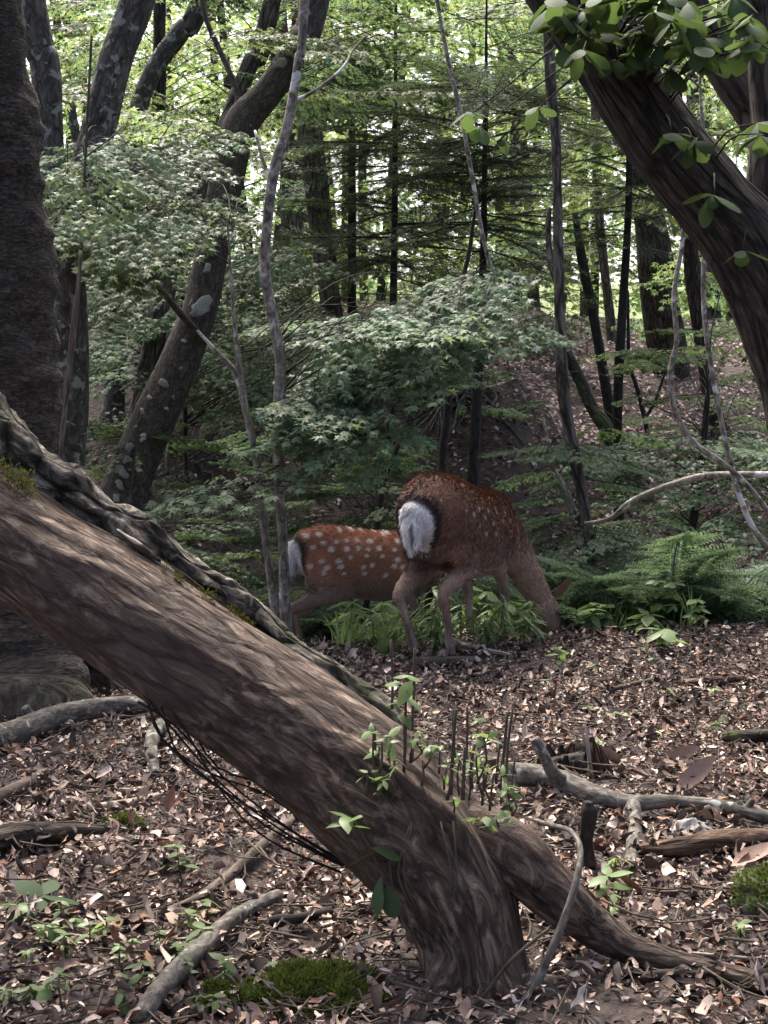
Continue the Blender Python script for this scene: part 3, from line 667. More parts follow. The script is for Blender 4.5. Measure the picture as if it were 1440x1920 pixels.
u, v = topx(P); near = sc / np.maximum(P[:, 1], 1); near[(u < 20) | (u > 1420) | (v < 1200) | (v > 1900)] = 0
big = np.argsort(-near)[:300]; rest = np.ones(n, bool); rest[big] = False
for k, t in enumerate(LIT):
    s = (pick == k) & rest; scatter(mb, t, P[s], R_[s], sc[s], col[s])
# finer crumbs
N = 14000; X, Y = frust(r, N, 2.3, 7.4, 1.25, .8); P2 = np.stack([X, Y, H(X, Y) + np.abs(r.normal(0, .010, N)) + .002], -1)
scatter(mb, t_quad(.25), P2, rotm(r.uniform(0, 6.28, N), r.normal(0, .4, N), r.normal(0, .4, N)), r.uniform(.010, .028, N), litcol(r, N))
tag(mb.build('leaf_litter', M['litter'], smooth=True), 'brown and grey dead leaf litter covering the near ground', 'leaf litter', kind='stuff')
# the 300 leaves that show largest are objects of their own
LITMESH = {}
for i in big:
    tone = 'pale' if col[i].mean() > .27 else ('dark' if col[i].mean() < .075 else ('russet' if col[i][0] > 1.75 * col[i][1] else 'brown'))
    key = (int(pick[i]), tone)
    if key not in LITMESH:
        m = MB(); m.add(LIT[pick[i]][0], LIT[pick[i]][1], col[i]); LITMESH[key] = m.mesh('dead_leaf', M['litter'])
    o = link('dead_leaf', LITMESH[key]); o.matrix_world = Matrix.Translation(Vector(P[i])) @ Matrix(R_[i].tolist()).to_4x4() @ Matrix.Scale(float(sc[i]), 4)
    tag(o, {'pale': 'pale bleached dead leaf lying in the leaf litter', 'dark': 'blackish rotted dead leaf lying in the leaf litter', 'russet': 'russet curled dead leaf lying in the leaf litter', 'brown': 'dull brown curled dead leaf lying in the leaf litter'}[tone], 'leaf', 'dead leaves in the litter')
# litter on the far slope
mb = MB(); N = 75000; Y = r.uniform(8, 27, N); X = r.uniform(-.32, .34, N) * Y
u = X / Y * F + 720; k_ = fbm(np.stack([X * .9, Y * .9, 0 * X], -1), 3, 72) > np.where(u > 900, -.8, -.35); k_ &= (u > 780) | (r.random(N) < .4); X, Y, u = X[k_], Y[k_], u[k_]; n = len(X)
c = litcol(r, n); pk = np.array([.58, .44, .43]); f = (sstep(880, 1050, u) * sstep(11.5, 14, Y))[:, None]; c = c * (1 - .75 * f) + pk * r.uniform(.5, 1.3, (n, 1)) * .8 * f
scatter(mb, t_quad(.27), np.stack([X, Y, H(X, Y) + np.abs(r.normal(0, .015, n)) + .008], -1), rotm(r.uniform(0, 6.28, n), r.normal(0, .5, n), r.normal(0, .5, n)), r.uniform(.035, .08, n), c)
tag(mb.build('slope_leaf_litter', M['litter'], smooth=False), 'pinkish dead leaves covering the slope beyond the gully', 'leaf litter', kind='stuff')
# loose twigs, too many to count
mb = MB(); N = 2600; X, Y = frust(r, N, 2.4, 7.2, 1.2, .85)
for x, y in zip(X, Y):
    a = r.uniform(0, 6.28); l = r.lognormal(math.log(.11), .55); l = min(l, .45); k = r.normal(0, .25)
    q = []
    for s in (-.5, 0, .5):
        qx, qy = x + math.cos(a + k * s) * l * s, y + math.sin(a + k * s) * l * s; q.append((qx, qy, 0))
    z = H(np.array([p[0] for p in q]), np.array([p[1] for p in q])) + .012 + abs(r.normal(0, .012)); rr = r.uniform(.0013, .0035)
    tube(mb, [(p[0], p[1], zz + (.02 * r.random() if j != 1 else 0)) for j, (p, zz) in enumerate(zip(q, z))], [rr, rr * .8, rr * .5], 4, .08, col=np.ones(3) * 1.0)
tag(mb.build('twig_litter', M['root']), 'thin broken twigs strewn over the leaf litter', 'twigs', kind='stuff')

# ------------------------------------------------------------------ the leaning tree
lt = thing('leaning_tree', pt(890, 1900, 2.95), 'thick leaning trunk with peeling red-brown bark and flared roots', 'tree')
def lean_disp(bark, rad, t, th):
    tw = 1.2 * bark[..., 2]; c, s = np.cos(tw), np.sin(tw)
    q = np.stack([bark[..., 0] * c - bark[..., 1] * s, bark[..., 0] * s + bark[..., 1] * c, bark[..., 2]], -1)
    a = fbm(q * np.array([9, 9, 1.6]), 4, 91); b = fbm(q * np.array([26, 26, 4.0]), 3, 95); c2 = fbm(q * np.array([3.2, 3.2, 1.2]), 2, 97)
    rid = 1 - np.abs(fbm(q * np.array([13, 13, 2.2]), 3, 99))
    return rad * (.06 * a + .042 * b + .10 * c2 + .085 * (rid - .6))
LP = [(-330, 745, 3.25), (-160, 885, 3.22), (0, 997, 3.19), (200, 1130, 3.15), (350, 1230, 3.11), (480, 1320, 3.08), (600, 1405, 3.05), (700, 1482, 3.02), (785, 1570, 3.0), (845, 1665, 2.97), (880, 1760, 2.95), (890, 1850, 2.94), (888, 1925, 2.93)]
LD = [200, 203, 206, 216, 226, 236, 250, 268, 272, 236, 206, 222, 300]
m = MB(); qlt = tube(m, [pt(*p) for p in LP][::-1], [d * .5 * pxm(p[2]) for d, p in zip(LD, LP)][::-1], 150, .008, lean_disp, up=(1, 0, 0)); m.build('trunk', M['lean'], lt)
def lroot(pts, dia, n=60, step=.012, name='root', ground_last=0, bark='lean', disp=lean_disp):
    P = [pt(*p) for p in pts]; R = [d * .5 * pxm(p[2]) for d, p in zip(dia, pts)]
    m = MB(); q = tube(m, P, R, n, step, disp); return m.build(name, M[bark], lt), q
lroot([(740, 1500, 3.03), (850, 1545, 3.0), (948, 1597, 2.98), (1030, 1672, 2.98), (1105, 1735, 3.02), (1190, 1782, 3.02), (1300, 1812, 2.99), (1440, 1845, 2.92), (1580, 1890, 2.84)], [90, 132, 132, 112, 88, 62, 46, 42, 38])
lroot([(878, 1660, 3.0), (868, 1740, 2.93), (838, 1830, 2.87), (798, 1895, 2.82), (750, 1960, 2.78)], [90, 110, 84, 60, 46])
lroot([(880, 1680, 3.0), (915, 1760, 2.93), (945, 1840, 2.88), (970, 1900, 2.83), (1000, 1970, 2.79)], [90, 120, 92, 66, 46])
lroot([(850, 1680, 3.05), (800, 1720, 3.1), (790, 1800, 3.12), (760, 1850, 3.1)], [90, 50, 40, 30], n=30)
# the split outer bark along its top
def split_disp(bark, rad, t, th):
    a = fbm(bark * np.array([22, 22, 12]), 5, 51); b = 1 - np.abs(fbm(bark * np.array([11, 11, 5]), 4, 55))
    return rad * (.30 * a + .38 * (b - .6))
lroot([(-330, 545, 3.30), (-150, 695, 3.29), (0, 822, 3.27), (100, 902, 3.25), (200, 974, 3.23), (300, 1044, 3.21), (400, 1114, 3.19), (500, 1190, 3.17), (600, 1268, 3.14), (680, 1325, 3.12), (745, 1385, 3.10), (790, 1440, 3.05)], [104, 102, 100, 92, 84, 76, 72, 70, 72, 70, 56, 40], n=90, step=.008, name='split_bark', bark='split', disp=split_disp)
# pale torn strip on the split bark
r = np.random.default_rng(90)
for k in range(9):
    x = 205 + 20 * k + r.normal(0, 8); y = 985 + .70 * (x - 205) + r.normal(0, 5); L_ = r.uniform(45, 90)
    lroot([(x, y, 3.165), (x + L_ * .5, y + L_ * .36, 3.155), (x + L_, y + L_ * .70, 3.15)], [6, r.uniform(9, 18), 4], n=12, step=.01, name='torn_wood', bark='rotwood' if k % 3 else 'palewood', disp=split_disp)
# moss in the cleft
def moss_patch(parent, name, P, Nn, r, size=(.006, .016), mat='moss', col=(1, 1, 1)):
    n = len(P); V = np.array([(-.25, 0, 0), (.25, 0, 0), (0, .25, 1)], float)
    z = Nn + r.normal(0, .45, (n, 3)); z /= np.linalg.norm(z, axis=1)[:, None]; x = np.cross(z, r.normal(0, 1, (n, 3))); x /= np.linalg.norm(x, axis=1)[:, None]; y = np.cross(z, x)
    m = MB(); b = r.uniform(.5, 1.5, n); scatter(m, (V, [np.array([[0, 1, 2]])]), P, np.stack([x, y, z], -1), r.uniform(*size, n), b[:, None] * np.asarray(col)[None])
    o = m.build(name, M[mat], parent, smooth=False); o['kind'] = 'stuff'; return o
r = np.random.default_rng(91)
for (x0, y0, x1, y1, wd, n) in ((-40, 845, 70, 925, 26, 1500), (300, 1062, 360, 1102, 14, 800), (370, 1112, 475, 1178, 20, 1500)):
    t = r.random(n); Pm = np.array([pt(lerp(x0, x1, q) + r.normal(0, wd * .3), lerp(y0, y1, q) + r.normal(0, wd * .4), 3.135 + r.normal(0, .015)) for q in t if vnoise(np.array([[q * 7, x0, 1.0]]), 4)[0] > -.25]); n = len(Pm)
    moss_patch(lt, 'moss', Pm, np.tile([0.1, -.4, .8], (n, 1)), r, (.003, .009), col=(.62, .5, .6))
# thin hanging stems under it
for k in range(7):
    s = r.normal(0, 18, 8)
    x = [270 + s[0], 330 + s[1], 420 + s[2], 520 + s[3], 640 + s[4] * .5]; y = [1300 + s[5] + 4 * k, 1365 + 7 * k + s[6], 1440 + 10 * k, 1500 + 12 * k + s[7], 1600 + 6 * k]
    m = MB(); tube(m, [pt(a, b, 3.06 - .012 * k) for a, b in zip(x, y)], [.0028, .0022, .002, .002, .003], 5, .05); m.build('hanging_stem', M['darkslim'], lt)

# ------------------------------------------------------------------ deer
def loft(mb, secs, n=20, up=(0, 0, 1)):
    """elliptical sections (centre, half width, half height) joined into a closed skin"""
    C = np.array([s[0] for s in secs], float); W = np.array([s[1] for s in secs]); Hh = np.array([s[2] for s in secs])
    P, W2 = catmull(C, W, .02); _, H2 = catmull(C, Hh, .02)
    T = np.gradient(P, axis=0); T /= np.linalg.norm(T, axis=1)[:, None]
    U = np.array(up, float); A = np.cross(U, T); A /= np.linalg.norm(A, axis=1)[:, None] + 1e-9; B = np.cross(T, A)
    th = np.arange(n) * 2 * math.pi / n; m = len(P)
    V = P[:, None] + (W2[:, None] * np.cos(th))[..., None] * A[:, None] + (H2[:, None] * np.sin(th))[..., None] * B[:, None]
    i = np.arange(m - 1)[:, None] * n; j = np.arange(n)[None]; k = (j + 1) % n; jj = np.arange(n); kk = (jj + 1) % n
    mb.add(np.vstack([V.reshape(-1, 3), P[:1], P[-1:]]), [np.stack([i + j, i + k, i + n + k, i + n + j], -1).reshape(-1, 4), np.stack([kk, jj, 0 * jj + m * n], -1), np.stack([(m - 1) * n + jj, (m - 1) * n + kk, 0 * jj + m * n + 1], -1)])
def voxel(mb, size, smooth_it):
    me = mb.mesh('raw', []); o = bpy.data.objects.new('raw', me); COL.objects.link(o)
    q = o.modifiers.new('r', 'REMESH'); q.mode = 'VOXEL'; q.voxel_size = size
    q = o.modifiers.new('s', 'SMOOTH'); q.factor = .5; q.iterations = smooth_it
    dg = bpy.context.evaluated_depsgraph_get(); me2 = bpy.data.meshes.new_from_object(o.evaluated_get(dg))
    bpy.data.objects.remove(o); bpy.data.meshes.remove(me)
    return me2
def ev(me):
    V = np.empty(len(me.vertices) * 3, np.float32); me.vertices.foreach_get('co', V); V = V.reshape(-1, 3).astype(float)
    Nn = np.empty(len(me.vertices) * 3, np.float32); me.vertices.foreach_get('normal', Nn); return V, Nn.reshape(-1, 3).astype(float)
def fur(parent, name, me, colf, flowf, count, length, r, lift=.35, wid=.0016, mask=None):
    me.calc_loop_triangles(); T = np.empty(len(me.loop_triangles) * 3, np.int32); me.loop_triangles.foreach_get('vertices', T); T = T.reshape(-1, 3)
    V, Nn = ev(me); A, B, C = V[T[:, 0]], V[T[:, 1]], V[T[:, 2]]; ar = np.linalg.norm(np.cross(B - A, C - A), axis=1)
    f = r.choice(len(T), count, p=ar / ar.sum()); u, v = r.random(count), r.random(count); fl = u + v > 1; u[fl], v[fl] = 1 - u[fl], 1 - v[fl]
    P = A[f] + u[:, None] * (B - A)[f] + v[:, None] * (C - A)[f]; n_ = Nn[T[f, 0]]
    L_ = length(P) * r.uniform(.6, 1.2, count)
    if mask is not None: k = mask(P); P, n_, L_ = P[k], n_[k], L_[k]
    count = len(P)
    fw = flowf(P); fw = fw - n_ * np.sum(fw * n_, 1)[:, None]; fw /= np.linalg.norm(fw, axis=1)[:, None] + 1e-9
    d = fw + n_ * lift + r.normal(0, .16, (count, 3)); d /= np.linalg.norm(d, axis=1)[:, None]
    s = np.cross(d, n_ + r.normal(0, .5, (count, 3))); s /= np.linalg.norm(s, axis=1)[:, None] + 1e-9
    P = P - n_ * .001; w_ = (wid * r.uniform(.7, 1.4, count))[:, None]
    W = np.stack([P - s * w_, P + s * w_, P + d * L_[:, None]], 1).reshape(-1, 3)
    c = colf(P) * r.uniform(.6, 1.45, (count, 1)); c = np.repeat(np.clip(c, 0, .9), 3, 0)
    mb = MB(); mb.add(W, [np.arange(count * 3).reshape(-1, 3)], c)
    o = link(name, mb.mesh(name, M['fur'], smooth=True)); o.parent = parent; o['kind'] = 'stuff'; return o
def setcol(me, c, mat):
    for nme in ('col', 'bark'):
        if nme in me.attributes: me.attributes.remove(me.attributes[nme])
    a = me.attributes.new('col', 'FLOAT_COLOR', 'POINT'); a.data.foreach_set('color', np.concatenate([c, np.ones((len(c), 1))], 1).astype(np.float32).ravel())
    me.materials.clear(); me.materials.append(mat); me.polygons.foreach_set('use_smooth', np.ones(len(me.polygons), bool))

def deer(name, label, loc, psi, s, legs, neck, head, spots, seed, young, hump=0.0, rump_wide=1.0):
    """local axes: x forward, y to its left, z up; feet near z = 0"""
    r = np.random.default_rng(seed); mb = MB()
    tr_ = [(-.44, .63, .030, .05), (-.425, .64, .075 * rump_wide, .12), (-.37, .650, .130 * rump_wide, .175), (-.28, .645, .165 * rump_wide, .205), (-.16, .625, .178, .205), (-.02, .600, .184, .208), (.12, .585, .180, .212), (.24, .588, .158, .208), (.34, .61, .124, .18), (.42, .635, .088, .135), (.47, .655, .05, .07)]
    loft(mb, [((x, 0, z + hump * math.exp(-((x + .22) / .22) ** 2)), w_, h_) for x, z, w_, h_ in tr_])
    for sd, (hip, knee, hock, fet, toe) in ((1, legs['hl']), (-1, legs['hr'])):
        loft(mb, [(hip, .062, .10), (lerp(np.array(hip), np.array(knee), .45), .070, .125), (knee, .054, .082), (lerp(np.array(knee), np.array(hock), .5), .034, .050), (hock, .022, .034), (lerp(np.array(hock), np.array(fet), .25), .0175, .022), (lerp(np.array(hock), np.array(fet), .8), .0155, .017), (fet, .020, .021), (lerp(np.array(fet), np.array(toe), .55), .017, .017), (toe, .022, .024)], 14, up=(1, 0, 0))
    for sd, (sh, elb, kn, fet, toe) in ((1, legs['fl']), (-1, legs['fr'])):
        loft(mb, [(sh, .060, .115), (lerp(np.array(sh), np.array(elb), .6), .052, .085), (elb, .040, .054), (lerp(np.array(elb), np.array(kn), .6), .026, .030), (kn, .023, .026), (lerp(np.array(kn), np.array(fet), .3), .0165, .018), (lerp(np.array(kn), np.array(fet), .85), .015, .016), (fet, .019, .020), (lerp(np.array(fet), np.array(toe), .55), .016, .016), (toe, .021, .023)], 14, up=(1, 0, 0))
    loft(mb, neck, 18, up=(0, 0, 1) if abs(neck[-1][0][0] - neck[0][0][0]) > .12 else (1, 0, 0))
    # head: poll -> brow -> muzzle
    hp, hd_, hu = np.array(head[0], float), np.array(head[1], float), np.array(head[2], float); hd_ /= np.linalg.norm(hd_); hu = hu - hd_ * hu.dot(hd_); hu /= np.linalg.norm(hu); hl = np.cross(hu, hd_)
    hs = lambda t, up_, w_, h_: (hp + hd_ * t + hu * up_, w_, h_)
    loft(mb, [hs(-.055, -.01, .03, .035), hs(-.03, -.005, .054, .062), hs(.02, 0, .060, .068), hs(.07, -.004, .052, .060), hs(.12, -.014, .038, .045), hs(.17, -.022, .030, .035), hs(.205, -.026, .028, .030), hs(.222, -.028, .016, .018)], 18, up=hu)
    body = voxel(mb, .0075, 5); V, Nn = ev(body)
    CH = np.array([.21, .112, .07]) if not young else np.array([.47, .225, .13])
    def base(P):
        x, y, z = P[:, 0], P[:, 1], P[:, 2]; n = len(P)
        c = np.tile(CH, (n, 1)) * (1 + .18 * fbm(P * 9, 3, seed))[:, None]
        body_t = sstep(.62, .45, z + .05 * vnoise(P * 12, seed + 2)); c = c * (1 - body_t[:, None]) + np.array([.31, .215, .16]) * body_t[:, None]         # flanks fade to grey brown
        bel = sstep(.50, .42, z) * (np.abs(y) < .09) * (x > -.2) * (x < .35); c = c * (1 - .6 * bel[:, None]) + np.array([.42, .36, .31]) * .6 * bel[:, None]
        leg = sstep(.42, .25, z) * (x < .42); pal = np.clip(sstep(.085, .06, np.abs(y)) * .8 + .5 * vnoise(P * 14, seed + 9), 0, 1)[:, None]; lc = np.array([.20, .138, .10]) * (1 - pal) + np.array([.46, .40, .35]) * pal; c = c * (1 - leg[:, None]) + lc * leg[:, None]
        inn = sstep(.45, .33, z) * (x < -.1) * (Nn_y(P) > 0); c = c
        sp_ = sstep(.022, .008, np.abs(y)) * (z > .70) * (x < .4); c = c * (1 - .7 * sp_[:, None]) + np.array([.045, .025, .018]) * .7 * sp_[:, None]
        # shaggy darker thigh line
        for (sx0, sy0, sz0, rr, k) in spots:
            d = np.sqrt(((x - sx0) / 1.25) ** 2 + (z - sz0) ** 2); f = sstep(rr * 1.15, rr * .7, d) * (np.sign(y) == np.sign(sy0)) * k; c = c * (1 - f[:, None]) + np.array([.88, .80, .70]) * f[:, None]
        # white rump patch rimmed with black
        rx = sstep(-.335, -.375, x); dd = np.sqrt((y / (.088 * rump_wide * np.clip(1 + (z - .66) * 2.2, .35, 1.25))) ** 2 + ((z - .645 - hump * .4) / .125) ** 2)
        rim = sstep(1.35, 1.12, dd) * rx * (z > .52); c = c * (1 - rim[:, None]) + np.array([.03, .022, .02]) * rim[:, None]
        wht = sstep(1.02, .90, dd) * rx; c = c * (1 - wht[:, None]) + np.array([.80, .78, .76]) * wht[:, None]
        # muzzle and hooves
        dn = np.linalg.norm(P - (hp + hd_ * .222 - hu * .02), axis=1); f = sstep(.035, .018, dn); c = c * (1 - f[:, None]) + .02 * f[:, None]
        hc = np.linalg.norm(P - (hp + hd_ * .1), axis=1); f = sstep(.16, .1, hc) * .5; c = c * (1 - f[:, None]) + np.array([.22, .16, .115]) * f[:, None]
        zf = FT(P); f = (zf < .030).astype(float); c = c * (1 - f[:, None]) + .02 * f[:, None]
        return c
    feet = np.array([legs[k][4] for k in ('hl', 'hr', 'fl', 'fr')])
    def FT(P):
        d = np.hypot(P[:, None, 0] - feet[None, :, 0], P[:, None, 1] - feet[None, :, 1]); k = np.argmin(d, 1); return np.where(d.min(1) < .08, P[:, 2] - feet[k, 2], 1.0)
    def Nn_y(P): return np.ones(len(P))
    t = thing(name, loc, label, 'deer'); t.rotation_euler = (0, 0, math.pi / 2 - psi); t.scale = (s, s, s)
    setcol(body, base(V), M['coat']); o = link('body', body); o.parent = t
    def flow(P):
        x, y, z = P[:, 0], P[:, 1], P[:, 2]; f = np.zeros((len(P), 3)); f[:, 0] = -1; f[:, 2] = -.55
        lg = z < .45; f[lg] = (-.25, 0, -1); f[x > .45] = (-.2, 0, .9); return f
    def length(P):
        z = P[:, 2]; l = np.where(z > .45, .026, .012); l = np.where((P[:, 0] < -.345) & (z > .5), .030, l); l = np.where(FT(P) < .035, .001, l); l = np.where(P[:, 0] > .62, .008, l); return l
    fur(t, 'fur', body, base, flow, 90000, length, r, .42, .0019)
    # tail
    m = MB(); hz = hump * .5
    loft(m, [((-.425, 0, .735 + hz), .022, .018), ((-.452, 0, .705 + hz), .034, .02), ((-.468, 0, .655 + hz), .038, .022), ((-.472, 0, .60 + hz), .030, .018), ((-.470, 0, .555 + hz), .010, .008)], 12, up=(1, 0, 0))
    tm = voxel(m, .005, 3); tv, _ = ev(tm)
    tcol = lambda P: np.where((np.abs(P[:, 1] + .010) < .006 * (1 + vnoise(P * 40, 3)))[:, None] & (P[:, 2] < .68 + hz)[:, None], np.array([.20, .18, .17]), np.array([.84, .82, .80]))
    setcol(tm, tcol(tv), M['coat']); tl = link('tail', tm); tl.parent = t
    fo = fur(tl, 'fur', tm, tcol, lambda P: np.tile([-.15, 0, -1.0], (len(P), 1)), 7000, lambda P: np.full(len(P), .045), r, .35, .0018)
    # ears and eyes
    for sg in (1, -1):
        eb = hp - hd_ * .035 + hl * sg * .045 + hu * .035; ed = hl * sg * .8 - hd_ * .55 + hu * .35; ed /= np.linalg.norm(ed); en = np.cross(ed, hd_ * sg); en /= np.linalg.norm(en); es = np.cross(en, ed)
        V_, F_ = t_ovate(.24, 0, 0, 0, 1.5, st=(.1, .4, .75), wd=(.6, 1, .6)); P_ = eb + .135 * (V_[:, :1] * ed + V_[:, 1:2] * es + V_[:, 2:] * en)
        m = MB(); m.add(P_, F_, (.18, .11, .075)); q = [f[:, ::-1] for f in F_]; m.add(P_ - en * .004, q, (.20, .12, .08)); e = m.build('ear', M['coat']); e.parent = t
        c = hp + hd_ * .055 + hl * sg * .047 + hu * .022; m = MB(); loft(m, [(c - hd_ * .013, .002, .002), (c - hd_ * .008, .010, .010), (c, .013, .013), (c + hd_ * .008, .010, .010), (c + hd_ * .013, .002, .002)], 10, up=hu); e = m.build('eye', M['eye']); e.parent = t
    return t
def mklegs(hl, hr, fl, fr):
    """each leg: forward offset of the foot, lift of the foot"""
    d = {}
    for k, sg, (dx, dz, hb) in (('hl', 1, hl), ('hr', -1, hr)):
        y = sg * .085
        d[k] = [(-.26, y * .95, .66), (-.14 + dx * .35, y * 1.25, .475), (-.37 + dx * .75 + hb, y * 1.0, .335), (-.335 + dx, y * .95, .085 + dz), (-.305 + dx, y * .95, .0 + dz)]
    for k, sg, (dx, dz, hb) in (('fl', 1, fl), ('fr', -1, fr)):
        y = sg * .085
        d[k] = [(.27, y * 1.05, .60), (.215, y * 1.1, .435), (.265 + dx * .5 + hb, y, .25), (.262 + dx, y * .9, .07 + dz), (.285 + dx, y * .9, .0 + dz)]
    return d
# adult, rump to the camera, grazing
AX, AY, PSI, AS = pt(862, 1232, 6.56)[0], 6.56, math.radians(29), .93
def gz(lx, ly, X0, Y0, psi, s, z0):      # ground below a local foot position, in local units
    wx = X0 + s * (lx * math.sin(psi) - ly * math.cos(psi)); wy = Y0 + s * (lx * math.cos(psi) + ly * math.sin(psi)); return (h1(wx, wy) - z0) / s
AZ = h1(AX - .15, AY - .2) - .05
legs = mklegs((.02, 0, -.085), (.07, 0, -.02), (.0, 0, 0), (.04, 0, .03))
def fit(legs, X0, Y0, psi, s, z0):
    for k, L_ in legs.items():
        f = L_[4]; dz = gz(f[0], f[1], X0, Y0, psi, s, z0); dz = max(min(dz, .08), -.16)
        w_ = [0, .25, .6, .95, 1.0]; legs[k] = [(p[0], p[1], p[2] + dz * q) for p, q in zip(L_, w_)]
    return legs
legs = fit(legs, AX, AY, PSI, AS, AZ)
aspots = [(x, sy, z, .010, .55) for sy in (1, -1) for x, z in ((-.26, .735), (-.20, .715), (-.15, .74), (-.10, .69), (-.05, .715), (-.16, .665), (-.02, .66), (.05, .70), (.10, .66), (.16, .69), (.0, .61), (-.09, .62))]
deer('adult_deer', 'adult brown deer grazing with its white rump turned to the leaning tree', (AX, AY, AZ), PSI, AS, legs,
     [((.34, 0, .62), .095, .15), ((.42, -.01, .56), .082, .125), ((.49, -.05, .46), .068, .095), ((.545, -.10, .35), .058, .076), ((.58, -.14, .25), .052, .066), ((.595, -.16, .20), .048, .058)],
     ((.605, -.175, .185), (.10, -.22, -.72), (.75, -.20, .35)), aspots, 3, False, hump=.045)
# spotted young deer, side on
BX, BY, PSB, BS = pt(690, 1150, 7.35)[0], 7.35, math.radians(74), .80
BZ = h1(BX, BY)
BZ = pt(690, 992, 7.35)[2] - .80 * .815
rs = np.random.default_rng(8); ys_ = []
for row, (z, n, k) in enumerate(((.805, 9, 1), (.765, 9, 1), (.715, 9, 1), (.665, 8, 1), (.615, 8, 1), (.575, 6, .9))):
    for j in range(n):
        x = -.36 + .72 * (j + .5 * (row % 2)) / n + rs.normal(0, .014); zz = z + rs.normal(0, .009) - .06 * max(0, x) 
        for sg in (1, -1): ys_.append((x, sg, zz, rs.uniform(.011, .018), k))
legs = mklegs((-.05, 0, -.02), (-.14, 0, -.03), (-.03, 0, 0), (.05, 0, 0)); legs = fit(legs, BX, BY, PSB, BS, BZ)
deer('young_deer', 'young reddish deer with white spots standing behind the grazing adult', (BX, BY, BZ), PSB, BS, legs,
     [((.34, 0, .66), .080, .12), ((.43, 0, .70), .064, .090), ((.50, .01, .73), .052, .070), ((.56, .02, .745), .046, .058)],
     ((.585, .02, .745), (.8, .15, -.45), (.45, 0, .8)), ys_, 5, True)

# ------------------------------------------------------------------ broad leaves on the great forked tree
def leafmesh(tpl, mat, col=(1, 1, 1)):
    m = MB(); m.add(tpl[0], tpl[1], col); return m.mesh('leaf', M[mat], smooth=True)
OBO = [leafmesh(t_ovate(.29 + .03 * k, .16, .22 + .1 * k, st=(.1, .3, .55, .78, .93), wd=(.25, .62, 1, .86, .45)), 'magnolia') for k in range(3)]
YNG = [leafmesh(t_ovate(.20 + .03 * k, .2, .25 + .12 * k), 'herb') for k in range(3)]
MPL = [leafmesh(t_maple(.18 + .1 * k, .12 + .1 * k), 'maple') for k in range(3)]
def put_leaf(meshes, parent, p, az, pitch, roll, size, r, name='leaf'):
    o = bpy.data.objects.new(name, meshes[r.integers(len(meshes))]); COL.objects.link(o); o.parent = parent
    if parent.type == 'EMPTY': o.matrix_parent_inverse = Matrix.Translation(-parent.location)
    o.matrix_basis = Matrix.Translation(Vector(p)) @ Matrix(rotm(az, pitch, roll).tolist()).to_4x4() @ Matrix.Scale(float(size), 4); return o
r = np.random.default_rng(17)
allq = np.vstack(qa)
CL = [(r.uniform(1040, 1440), r.uniform(-30, 105), r.uniform(3.8, 4.2)) for _ in range(46)] + [(1205, 70, 4.0), (1320, 75, 3.9), (1150, 110, 4.1), (1260, 130, 4.0), (1265, 250, 4.08), (1300, 265, 4.05), (1335, 365, 4.06), (1425, 255, 4.0), (1395, 470, 4.1), (1420, 230, 4.1), (1085, 60, 4.1), (1100, 20, 4.0), (900, 240, 5.2), (940, 255, 5.3), (1010, 200, 5.0), (880, 210, 5.3)]
for px, py, Y in CL:
    p = pt(px, py, Y); k = int(np.argmin(np.linalg.norm(allq - p, axis=1))); a = allq[k]
    m = MB(); tube(m, [a, (a + p) / 2 + np.array([0, -.02, .05]), p], [.004, .003, .002], 5, .05, wob=.02, seed=int(px) % 91); tw = m.build('twig', M['darkslim'], tr)
    n = int(r.integers(4, 7)); a0 = r.uniform(0, 6.28)
    for j in range(n): put_leaf(OBO, tw, p, a0 + 6.28 * j / n + r.normal(0, .2), r.normal(.3, .3), r.normal(0, .3), r.uniform(.045, .095), r)

# ------------------------------------------------------------------ browsed shoots on the leaning tree
def sprout(pts, d0, leaves, bark='root'):
    P = [pt(*p) for p in pts]; m = MB(); tube(m, P, np.linspace(d0, d0 * .75, len(P)) * .5 * pxm(3), 6, .03); s = m.build('sprout', M[bark], lt)
    for (px, py, Y, n, size) in leaves:
        p = pt(px, py, Y); a0 = r.uniform(0, 6.28)
        for j in range(n): put_leaf(YNG, s, p + r.normal(0, .006, 3), a0 + 6.28 * j / n + r.normal(0, .3), r.normal(-.1, .45), r.normal(0, .4), size * r.uniform(.7, 1.2), r)
    return s
for (x0, y0, x1, y1) in ((700, 1480, 702, 1360), (735, 1330, 733, 1200), (772, 1370, 778, 1215), (770, 1430, 774, 1380), (845, 1490, 855, 1330), (874, 1440, 876, 1325), (940, 1450, 951, 1335), (948, 1465, 961, 1328), (904, 1510, 908, 1435), (852, 1420, 850, 1330), (930, 1470, 938, 1390), (790, 1480, 792, 1425), (755, 1470, 757, 1350), (868, 1500, 872, 1400), (728, 1500, 726, 1420), (838, 1500, 846, 1440), (918, 1520, 926, 1450), (958, 1490, 966, 1420), (884, 1480, 890, 1395), (712, 1450, 716, 1390)):
    Y = 2.92 + r.normal(0, .02); sprout([(x0, y0, Y), ((x0 + x1) / 2 + r.normal(0, 2), (y0 + y1) / 2, Y), (x1, y1, Y)], r.uniform(5, 8), [])
sprout([(757, 1450, 2.92), (760, 1380, 2.9), (761, 1300, 2.88), (765, 1270, 2.88)], 6, [(760, 1300, 2.88, 5, .045), (764, 1272, 2.87, 3, .05), (758, 1340, 2.89, 2, .035)], 'herbstem' if 'herbstem' in M else 'root')
